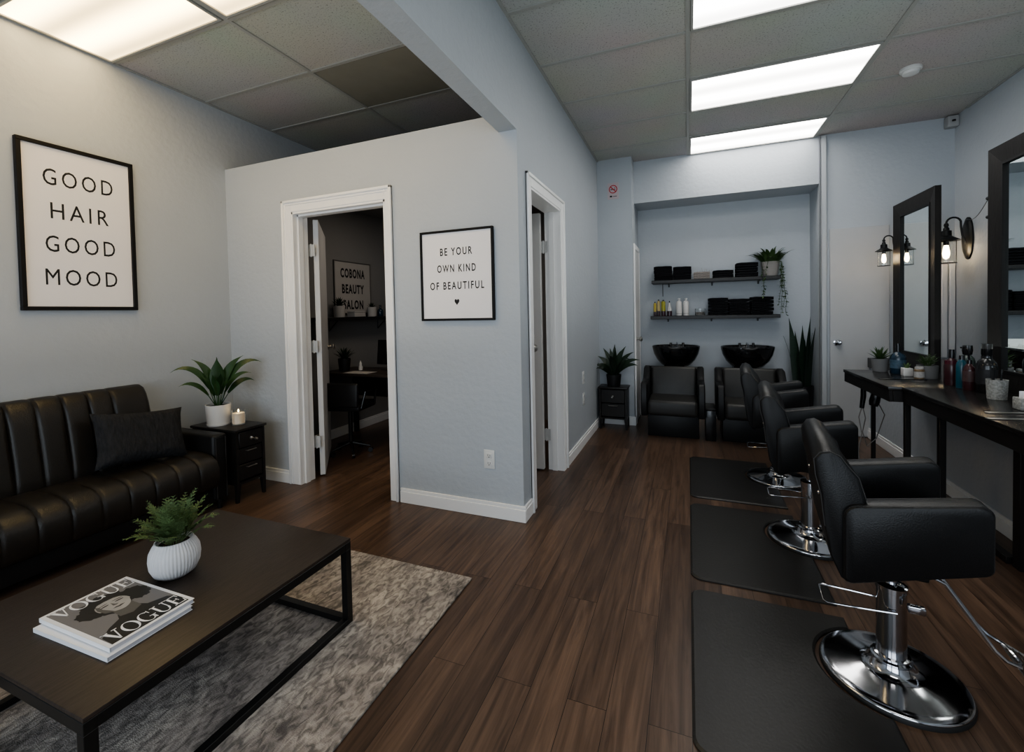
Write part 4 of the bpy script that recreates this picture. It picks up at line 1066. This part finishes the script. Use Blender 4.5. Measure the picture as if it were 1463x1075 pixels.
# dryer holster and cord under the far counter
t = thing('hair_dryer', 'black hair dryer hanging in a holster under the far counter end', 'hair dryer', (1.20, 3.98, .56))
MB().lathe([(.0001, -.05), (.026, -.05), (.033, -.02), (.030, .04), (.022, .075), (.0001, .075)], n=24, M=Matrix.Translation((.07, 0, .0)) @ Matrix.Rotation(.2, 4, 'Y')).obj('barrel', BLACKP, t)
MB().tube([(.0, 0, .105), (-.0, 0, .02), (-.01, 0, -.07)], [.016, .017, .014], 10).obj('handle', BLACKP, t)
MB().box(-.02, .12, -.03, .03, .075, .1075, .004, 2).obj('holster', BMETAL, t)
m = MB(); m.tube([(-.01, 0, -.07), (-.025, .01, -.14), (-.01, .0, -.26), (-.03, .01, -.40), (-.015, 0, -.54), (.03, .02, -.5545)], .0035, 6); m.tube([(.0, .01, -.07), (.02, .02, -.15), (.0, .02, -.25), (.03, .03, -.36), (.09, .04, -.30), (.14, .04, -.12), (.10, .02, -.04)], .0035, 6)
m.obj('power_cord', mat('grey_cord', (.25, .24, .23), .5), t)

# ------------------------------------------------------------------ wash stations
def wash_chair(label, xc, hw, bowl_r, bx):
    """hw: half of the outer width"""
    t = thing('shampoo_chair', label, 'shampoo chair', (xc, 4.75, 0), group='shampoo chairs with wash basins')
    iw = hw - .062
    MB().box(-iw - .01, iw + .01, -.20, .20, .0005, .24, .006, 2).obj('base_cabinet', LEATHER, t)
    MB().box(-iw, iw, -.36, .12, .235, .385, .035, 4).obj('seat_cushion', LEATHG, t)
    # reclined back cushion
    Mb = Matrix.Translation((0, .05, .36)) @ Matrix.Rotation(math.radians(-14), 4, 'X')
    MB().box(-iw + .004, iw - .004, -.045, .045, -.02, .305, .030, 4, M=Mb).obj('back_cushion', LEATHG, t)
    MB().box(-hw + .012, hw - .012, .045, .085, -.10, .315, .015, 3, M=Mb).obj('back_shell', LEATHER, t)
    for s in (-1, 1):
        # side panel: arm in front, wing rising at the back
        prof = [(-.33, .225), (-.345, .26), (-.345, .52), (-.325, .545), (-.15, .545), (-.06, .56), (.04, .655), (.10, .665), (.155, .645), (.135, .56), (.12, .225)]
        ya, yb = (s * (hw - .062), s * hw)
        cx, cz = -.1, .4
        secs = []
        for xx, k in ((ya, .95), (ya + s * .010, 1), (yb - s * .010, 1), (yb, .95)):
            secs.append([(xx, cx + (y - cx) * k, cz + (zz - cz) * k) for y, zz in prof])
        MB().loft(secs).obj('armrest', LEATHER, t, 40)
    # pedestal behind carries the basin
    MB().box(-.11, .11, .28, .52, .0005, .63, .012, 2).obj('pedestal', BLACKP, t)
    b = MB(); R = bowl_r
    b.lathe([(.0001, .615), (R * .38, .615), (R * .60, .645), (R * .80, .70), (R * .93, .765), (R * .985, .82), (R, .845), (R * .985, .853), (R * .95, .850), (R * .88, .80), (R * .72, .72), (R * .45, .675), (.0001, .665)], c=(bx, .41, 0), n=48, sx=1, sy=.78)
    bo = b.obj('basin', BOWL, t, 50)
    # neck notch: black lip dipping at the front, faucet and knobs at the back
    MB().tube([(bx - .07, .41 - R * .77, .848), (bx - .03, .41 - R * .79, .832), (bx + .03, .41 - R * .79, .832), (bx + .07, .41 - R * .77, .848)], .012, 8).obj('neck_rest', RUBBER, bo)
    m = MB(); m.lathe([(.014, .0), (.014, .035), (.010, .04), (.0001, .04)], c=(bx - .055, .41 + R * .62, .835), n=12); m.lathe([(.014, .0), (.014, .035), (.010, .04), (.0001, .04)], c=(bx + .075, .41 + R * .62, .835), n=12)
    m.box(bx - .07, bx + .09, .41 + R * .55, .41 + R * .72, .80, .838, .006, 2); m.obj('faucet_knobs', BLACKP, bo)
    m = MB(); m.tube([(bx + .01, .41 + R * .58, .835), (bx + .01, .41 + R * .5, .875), (bx + .015, .41 + R * .2, .862), (bx + .0, .41 - R * .1, .815)], [.010, .009, .008, .012], 10)
    m.obj('spray_head', CHROME, bo)
    return t
wash_chair('left black wash chair with a round black basin behind it', -.148, .288, .248, .017)
wash_chair('right black wash chair, partly hidden by the styling chairs, basin behind', .540, .300, .252, .028)
t = thing('storage_box', 'low black storage box between the two wash chairs', 'box', (.188, 4.64, 0))
MB().box(-.046, .046, -.13, .13, .0005, .290, .006, 2).obj('box_body', BLACKP, t); MB().box(-.045, .045, -.133, .133, .291, .312, .006, 2).obj('lid', LEATHG, t)

# ------------------------------------------------------------------ shelves with towels and bottles
def shelf(name, label, x0, x1, y0, y1, z0, z1, rod=None):
    t = thing(name, label, 'shelf', ((x0 + x1) / 2, (y0 + y1) / 2, z0)); h = (x1 - x0) / 2; d = (y1 - y0) / 2
    MB().box(-h, h, -d, d, 0, z1 - z0, .003, 1).obj('shelf_board', BWOOD, t)
    m = MB()
    for s in (-.72, .0, .72):
        m = MB(); m.box(s * h - .008, s * h + .008, d - .012, d - .001, -.035, 0); m.box(s * h - .008, s * h + .008, -d * .2, d - .012, -.006, 0); m.obj('bracket', BMETAL, t)
    return t
ZS1, ZS2 = 1.583, 1.178
YS = 5.375
shelf('wall_shelf', 'upper black wall shelf over the basins holding towels and trailing plant', -.385, .895, 5.27, YA - .001, ZS1 - .036, ZS1)
shelf('wall_shelf', 'lower black wall shelf over the basins holding bottles and towels', -.400, .890, 5.27, YA - .001, ZS2 - .036, ZS2)
o = MB().box(-.004, .004, -.004, .004, 0, ZS1 - .0365 - 1.40, 0).obj('hanging_rod', BMETAL, loc=(-.265, 5.30, 1.40), smooth=0)
tag(o, 'thin black rod hanging down from the upper shelf left end', 'rod')
def towel_mesh(w, d, h):
    m = MB(); n = 9
    prof = []
    # folded edge facing the room: two lobes
    pts = [(-d / 2, 0)]
    P = [(d / 2, .0), (d / 2, h)]
    lob = []
    for k in range(9):
        a = -PI / 2 + PI * k / 8; lob.append((-d / 2 + h * .25 - math.cos(a) * h * .25, h * .25 + math.sin(a) * h * .25))
    for k in range(9):
        a = -PI / 2 + PI * k / 8; lob.append((-d / 2 + h * .25 - math.cos(a) * h * .27, h * .75 + math.sin(a) * h * .25))
    prof = [(d / 2, 0)] + lob + [(d / 2, h)]
    secs = []
    for i in range(n + 1):
        x = -w / 2 + w * i / n; e = 1 - .18 * (abs(2 * i / n - 1) ** 8)
        secs.append([(x, y * (1 - .02 * (1 - e)), h / 2 + (zz - h / 2) * e + .0008 * math.sin(i * 1.7 + y * 30)) for y, zz in prof])
    return m.loft(secs)
proto = {}
def stack(px0, px1, zbase, ztop, count, place, m=TOWEL, kind='towel', who='black folded towel', cat='towel', grp='black towels on the wall shelves'):
    k = (.897 + .382) / 182; x0 = -.382 + (px0 - 932) * k; x1 = -.382 + (px1 - 932) * k
    h = (ztop - zbase) / count; w = x1 - x0 - .006
    ordn = {1: ['only'], 2: ['bottom', 'top'], 3: ['bottom', 'middle', 'top'], 4: ['bottom', 'second lowest', 'second highest', 'top'], 5: ['bottom', 'second lowest', 'middle', 'second highest', 'top']}[count]
    for i in range(count):
        key = (round(w, 3), round(h, 4), kind)
        if key not in proto:
            o = towel_mesh(w, .165, h - .0012).obj(kind, m, smooth=60); proto[key] = o
        else:
            o = proto[key].copy(); COL.objects.link(o)
        o.location = ((x0 + x1) / 2 + random.uniform(-.003, .003), YS + random.uniform(-.004, .004), zbase + i * h + .0006)
        o.rotation_euler = (0, 0, random.uniform(-.015, .015))
        tag(o, '%s, %s of %s' % (who, ordn[i], place), cat, grp)
stack(935, 963.2, ZS1, 1.745, 4, 'the leftmost stack on the upper shelf')
stack(964, 992, ZS1, 1.730, 4, 'the second stack from left on the upper shelf')
stack(995, 1019, ZS1, 1.660, 3, 'the pale pile amid the upper shelf', CLOTHL, 'folded_cloth', 'beige grey folded cloth', 'cloth', 'pale cloths on the upper shelf')
stack(1023, 1052, ZS1, 1.668, 2, 'the low stack right of the pale cloths')
stack(1055, 1085, ZS1, 1.738, 3, 'the stack beside the trailing plant')
stack(1016, 1044, ZS2, 1.368, 5, 'the left towel stack on the lower shelf')
stack(1045, 1074, ZS2, 1.352, 5, 'the middle towel stack on the lower shelf')
stack(1075, 1105, ZS2, 1.368, 5, 'the right towel stack on the lower shelf')
m = MB()
for i in range(9):
    x = -.075 + i * .018; m.tube([(x, 0, 0), (x + random.uniform(-.02, .02), .01, random.uniform(.015, .05))], .0015, 5)
o = m.obj('hair_pins', CLOTHL, loc=(.178, YS, 1.6605)); tag(o, 'loose bundle of thin pins on top of the pale cloth pile', 'hair pins')
# bottles on the lower shelf
kx = (.897 + .382) / 182
def bx(p): return -.382 + (p - 932) * kx
z = ZS2 + .0006; yb = 5.345
gy = 'product bottles on the lower shelf'
def tall(name, label, px, r, h, body, low, cap):
    t = thing(name, label, 'bottle', (bx(px), yb, z), group=gy)
    MB().lathe([(.0001, 0), (r * .96, 0), (r, h * .03), (r, h * .30)], n=20).obj('bottle_base', low, t)
    MB().lathe([(r, h * .30), (r, h * .84), (r * .8, h * .90), (r * .35, h * .92), (.0001, h * .92)], n=20).obj('bottle_body', body, t)
    MB().lathe([(.0001, h * .921), (r * .42, h * .921), (r * .36, h), (.0001, h)], n=12).obj('cap', cap, t)
tall('shampoo_bottle', 'yellow bottle with a dark foot, first from left on the lower shelf', 935.8, .016, .165, AMBER, PLUM, BLACKP)
tall('shampoo_bottle', 'pale yellow bottle with a dark foot, second from left on the shelf', 941.5, .017, .190, mat('pale_yellow_plastic', (.45, .36, .16), .35, coat=.2), PLUM, BLACKP)
tall('shampoo_bottle', 'wider olive yellow bottle, third from left on the lower shelf', 948.8, .024, .185, mat('olive_yellow_plastic', (.28, .27, .03), .3, coat=.3), PLUM, BLACKP)
t = thing('cream_tube', 'white cone shaped tube in a dark holder beside the yellow bottles', 'tube', (bx(958.2), yb, z), group=gy)
MB().lathe([(.0001, 0), (.026, 0), (.027, .055), (.0001, .055)], n=20).obj('holder', PLUM, t); MB().lathe([(.022, .056), (.020, .085), (.010, .130), (.006, .150), (.0001, .150)], n=20).obj('tube_body', WHITE, t); MB().lathe([(.0001, .151), (.007, .151), (.005, .17), (.0001, .17)], n=12).obj('cap', BLACKP, t)
for px, lab in ((972.8, 'left of the two tall white pump bottles on the lower shelf'), (983.2, 'right of the two tall white pump bottles on the lower shelf')):
    t = thing('pump_bottle', lab, 'bottle', (bx(px), yb, z), group=gy)
    MB().lathe([(.0001, 0), (.028, 0), (.030, .005), (.030, .135), (.026, .158), (.010, .170), (.0001, .170)], n=24).obj('bottle_body', WHITE, t)
    MB().lathe([(.0001, .171), (.009, .171), (.009, .182), (.015, .184), (.015, .196), (.0001, .198)], n=16).obj('pump', PLASTW, t)
    MB().lathe([(.0303, .022), (.0303, .026)], n=24).obj('label_band', GREYPOT, t)
t = thing('glass_jar', 'low clear glass jar with pale contents left of the lower towels', 'jar', (bx(1004), yb, z), group=None)
MB().lathe([(.0001, 0), (.050, 0), (.053, .004), (.053, .075), (.050, .075), (.050, .006), (.0001, .006)], n=32).obj('glass', GLASS, t)
MB().lathe([(.0001, .0065), (.046, .0065), (.044, .038), (.0001, .042)], n=20).obj('cotton', CLOTHL, t)
# trailing plant
t = thing('trailing_plant', 'leafy trailing plant in a grey pot on the right end of the upper shelf', 'potted plant', (bx(1102), YS - .01, ZS1 + .0006))
pot_simple(t, .088, .150, mat('pale_grey_pot', (.30, .28, .27), .7), .74, False)
m = MB()
for i in range(85):
    a = i * 2.399; q = random.random(); r = .075 * q ** .5
    m.leaf((r * math.cos(a), r * math.sin(a), .135), a, random.uniform(.10, .21), random.uniform(.034, .05), random.uniform(38, 90), random.uniform(40, 110), n=6, fold=.1, bw=.3)
def vine(m, p, steps, dx, dl=.028):
    p = Vector(p); pts = [p.copy()]
    for i in range(steps):
        p = p + Vector((dx + random.uniform(-.010, .010), random.uniform(-.004, .004), -dl)); p.y = min(p.y, .105); pts.append(p.copy())
        a = random.uniform(0, 2 * PI)
        m.leaf(p, a, random.uniform(.022, .036), .018, random.uniform(-40, 30), 40, n=3, fold=.1, bw=.4)
        if i % 2: m.leaf(p, a + 2.4, random.uniform(.02, .03), .016, random.uniform(-50, 10), 40, n=3, fold=.1, bw=.4)
    m.tube(pts, .0016, 4)
for (x, y, st, dx) in ((.088, -.06, 17, .0015), (.092, -.03, 13, .003), (.088, -.07, 9, .004), (.080, -.09, 18, .0), (-.075, -.105, 13, .001), (-.04, -.112, 11, -.001), (.095, .02, 7, .004), (.06, -.11, 15, .001), (.10, -.04, 19, .0008)):
    m.tube([(x * .7, y * .7, .135), (x, y, .150), (x * 1.08, y * 1.08, .12)], .0016, 4)
    vine(m, (x * 1.08, min(y, -.02) * 1.08 if x < .08 else y, .12), st, dx)
m.obj('foliage', LEAFM, t, 40)

# snake plant by the right basin
t = thing('snake_plant', 'tall upright snake plant in a black pot right of the basins', 'potted plant', (1.085, 5.30, .0005))
pot_simple(t, .098, .44, BLKPOT, .8)
m = MB()
for i, (dx, dy, L, tx) in enumerate(((-.075, -.02, .74, -.10), (-.05, .03, .60, -.03), (0, -.02, .66, -.0), (.035, .03, .52, .0), (.045, -.03, .75, .055), (.075, .0, .66, .10), (-.03, -.05, .45, -.06), (.02, -.06, .50, .04), (-.085, .02, .55, -.16), (.07, .05, .58, .07), (-.01, .05, .55, .02))):
    secs = []; n = 12
    for k in range(n + 1):
        q = k / n; w = .038 * (math.sin(PI * (.22 + .60 * q)) ** 1.2) * (1 - q ** 4) + .0008; th = .004 * (1 - q * .7)
        x = dx * .8 + tx * q * q * .6; y_ = dy * .8; tw = .3 * i + .5 * q
        cs, sn = math.cos(tw * .5), math.sin(tw * .5)
        secs.append([(x - w * cs, y_ - w * sn, .40 + L * q), (x + th * sn, y_ - th * cs, .40 + L * q), (x + w * cs, y_ + w * sn, .40 + L * q), (x - th * sn, y_ + th * cs, .40 + L * q)])
    m.loft(secs)
m.obj('foliage', mat('snake_plant_green', (.012, .028, .016), .45, var=.6, vscale=25, stretch=(1, 1, 3)), t, 60)

# ------------------------------------------------------------------ office contents
t = thing('office_desk', 'dark desk in the dim office behind the partition doorway', 'desk', (-2.72, 3.55, 0))
MB().box(-.66, .66, -.25, .25, .675, .70, .003, 1).obj('desktop', TTOP, t)
MB().box(-.62, .62, .20, .22, .40, .675).obj('back_panel', BWOOD, t)
for sx in (-1, 1):
    for sy in (-1, 1): MB().box(sx * .63 - .02, sx * .63 + .02, sy * .22 - .02, sy * .22 + .02, 0, .675).obj('leg', BMETAL, t, 0)
t = thing('office_chair', 'dark office chair tucked in front of the office desk', 'office chair', (-2.86, 3.12, 0), math.radians(12))
MB().box(-.17, .17, -.12, .20, .41, .47, .02, 3).obj('seat', LEATHER, t)
MB().box(-.17, .17, -.175, -.135, .44, .655, .018, 3, M=Matrix.Rotation(-.06, 4, 'X')).obj('backrest', LEATHER, t)
MB().lathe([(.02, .09), (.02, .41)], c=(0, .03, 0), n=12).obj('gas_column', BLACKP, t)
for s in (-1, 1): MB().tube([(s * .18, -.10, .44), (s * .21, -.08, .58), (s * .21, .12, .58), (s * .18, .14, .44)], .010, 8).obj('armrest', BLACKP, t)
for k in range(5):
    a = 2 * PI * k / 5 + .3
    sp_ = MB().tube([(0, .03, .10), (.17 * math.cos(a), .03 + .17 * math.sin(a), .058)], [.016, .011], 8).obj('spoke', BLACKP, t)
    MB().lathe([(.022, -.012), (.022, .012)], n=14, M=Matrix.Translation((.17 * math.cos(a), .03 + .17 * math.sin(a), .024)) @ rotz(a) @ Matrix.Rotation(PI / 2, 4, 'X')).obj('caster', BLACKP, sp_)
zd = .7006
t = thing('potted_plant', 'spiky dark plant in a black pot on the office desk', 'potted plant', (-3.215, 3.47, zd))
pot_simple(t, .060, .125, BLKPOT, .82); m = MB()
for i in range(26):
    a = i * 2.399; q = i / 25; m.leaf((.01 * math.cos(a), .01 * math.sin(a), .11), a, .135, .018, 86 - 50 * q, 30, n=6, fold=.2, bw=.6)
m.obj('foliage', LEAFD, t, 40)
t = thing('computer_monitor', 'dark monitor on the office desk at the right of the doorway view', 'monitor', (-2.78, 3.65, zd), math.radians(-8))
MB().box(-.20, .20, -.012, .012, .05, .30, .006, 2, M=Matrix.Rotation(-.1, 4, 'X')).obj('screen', BLACKP, t); MB().box(-.03, .03, .012, .03, .004, .14, .003, 1).obj('stand', BLACKP, t); MB().box(-.09, .09, -.06, .07, 0, .008, .003, 1).obj('stand_base', BLACKP, t)
o = MB().box(-.14, .14, -.075, .075, 0, .002).obj('paper_sheet', PAPERD, loc=(-2.96, 3.40, zd), smooth=0); tag(o, 'pale sheet of paper lying on the office desk', 'paper')
t = thing('desk_figurine', 'small white figurine bottle on the office desk behind the paper', 'ornament', (-3.09, 3.56, zd))
MB().lathe([(.0001, 0), (.020, 0), (.022, .03), (.012, .05), (.014, .065), (.008, .08), (.0001, .082)], n=16).obj('body', WHITE, t)
MB().lathe([(.0001, 0), (.006, 0), (.004, .012), (.0001, .014)], c=(0, 0, .0825), n=10).obj('top', WHITE, t)
t = thing('wall_shelf', 'narrow dark shelf under the sign in the office', 'shelf', (XL + .0125, 3.85, 1.205))
MB().box(0, .17, -.62, .75, 0, .035, .002, 1).obj('shelf_board', BWOOD, t)
for y in (-.4, .35): MB().tube([(.01, y, 0), (.01, y, -.10), (.12, y, 0)], .006, 6).obj('bracket', BMETAL, t)
zs = 1.2406
t = thing('potted_succulent', 'small bushy plant in a white pot at the left of the office shelf', 'potted plant', (-3.29, 3.50, zs))
pot_simple(t, .058, .115, PAPERD, .9); agave(t, 20, .11, .022, .10, LEAFD, 85, 30, 20)
t = thing('potted_succulent', 'small plant in a labelled white pot at the right of the office shelf', 'potted plant', (-3.28, 3.985, zs))
pot_simple(t, .052, .105, PAPERD, .92); agave(t, 14, .07, .018, .09, LEAFD, 85, 40, 20)
t = thing('storage_box', 'low white box on the office shelf between the two small pots', 'box', (-3.28, 3.74, zs))
MB().box(-.05, .05, -.085, .085, 0, .045, .003, 1).obj('box_body', PAPERD, t); MB().box(-.052, .052, -.087, .087, .0455, .06, .003, 1).obj('lid', PAPERD, t)
bottle('glass_bottle', 'dark bottle at the far right of the office shelf', (-3.28, 4.13, zs), std(.034, .09, .35, .3), BLUEB, BLACKP, capp(.012, .09, .13))
t = thing('pull_cord', 'thin dark cord with a small metal bob hanging under the office shelf', 'cord', (-3.30, 3.255, .955))
MB().tube([(0, 0, 0), (0, 0, .249)], .003, 6).obj('cord', BMETAL, t); MB().lathe([(.0001, -.045), (.012, -.035), (.014, -.012), (.005, 0), (.0001, 0)], n=14).obj('bob', STEEL, t)

# ------------------------------------------------------------------ light and camera
def area(name, loc, rot, sx, sy, e, c):
    li = bpy.data.lights.new(name, 'AREA'); li.shape = 'RECTANGLE'; li.size = sx; li.size_y = sy; li.energy = e; li.color = c
    o = bpy.data.objects.new(name, li); o.location = loc; o.rotation_euler = rot; COL.objects.link(o); return o
area('window_daylight', (.55, YF + .02, 1.45), (PI / 2, 0, 0), 2.2, 1.8, 42, (.80, .90, 1.0))
area('window_daylight', (-1.9, YF + .02, 1.45), (PI / 2, 0, 0), 1.9, 1.8, 34, (.80, .90, 1.0))
area('added_ceiling_fill', (.75, 1.6, 1.0), (PI, 0, 0), 2.4, 5.0, 13, (.93, 1.0, .95))  # added fill with no fixture, lifts the salon ceiling
area('added_ceiling_fill', (-2.1, .9, 1.0), (PI, 0, 0), 1.6, 2.4, 6, (1.0, .93, .82))  # same kind of added fill, warmer, under the waiting area ceiling
area('added_office_fill', (-2.3, 3.5, 2.38), (0, 0, 0), .5, .5, 4.5, (1.0, .88, .75))  # no lamp fitted here; weak fill added to brighten the office
w = bpy.data.worlds.new('world'); w.use_nodes = True; SC.world = w
w.node_tree.nodes['Background'].inputs['Color'].default_value = (.55, .62, .7, 1)
w.node_tree.nodes['Background'].inputs['Strength'].default_value = .3

f_px, yaw, pit, rol, cyp = 628.703804, .381074908, .0238432178, .0203767776, 462.123692
F = Vector((-math.sin(yaw) * math.cos(pit), math.cos(yaw) * math.cos(pit), -math.sin(pit)))
R0_ = Vector((math.cos(yaw), math.sin(yaw), 0)); D0 = F.cross(R0_)
Rv = R0_ * math.cos(rol) + D0 * math.sin(rol); Dv = -R0_ * math.sin(rol) + D0 * math.cos(rol)
cam = bpy.data.cameras.new('camera'); cam.sensor_width = 36; cam.lens = f_px / 1463 * 36
cam.shift_y = -(537.5 - cyp) / 1463; cam.clip_start = .02; cam.clip_end = 100
co = bpy.data.objects.new('camera', cam); COL.objects.link(co)
Mc = Matrix((Rv, -Dv, -F)).transposed().to_4x4(); Mc.translation = Vector((0, 0, 1.25)); co.matrix_world = Mc
SC.camera = co
SC.view_settings.view_transform = 'AgX'
SC.view_settings.look = 'AgX - Medium High Contrast'
SC.view_settings.exposure = 0.38
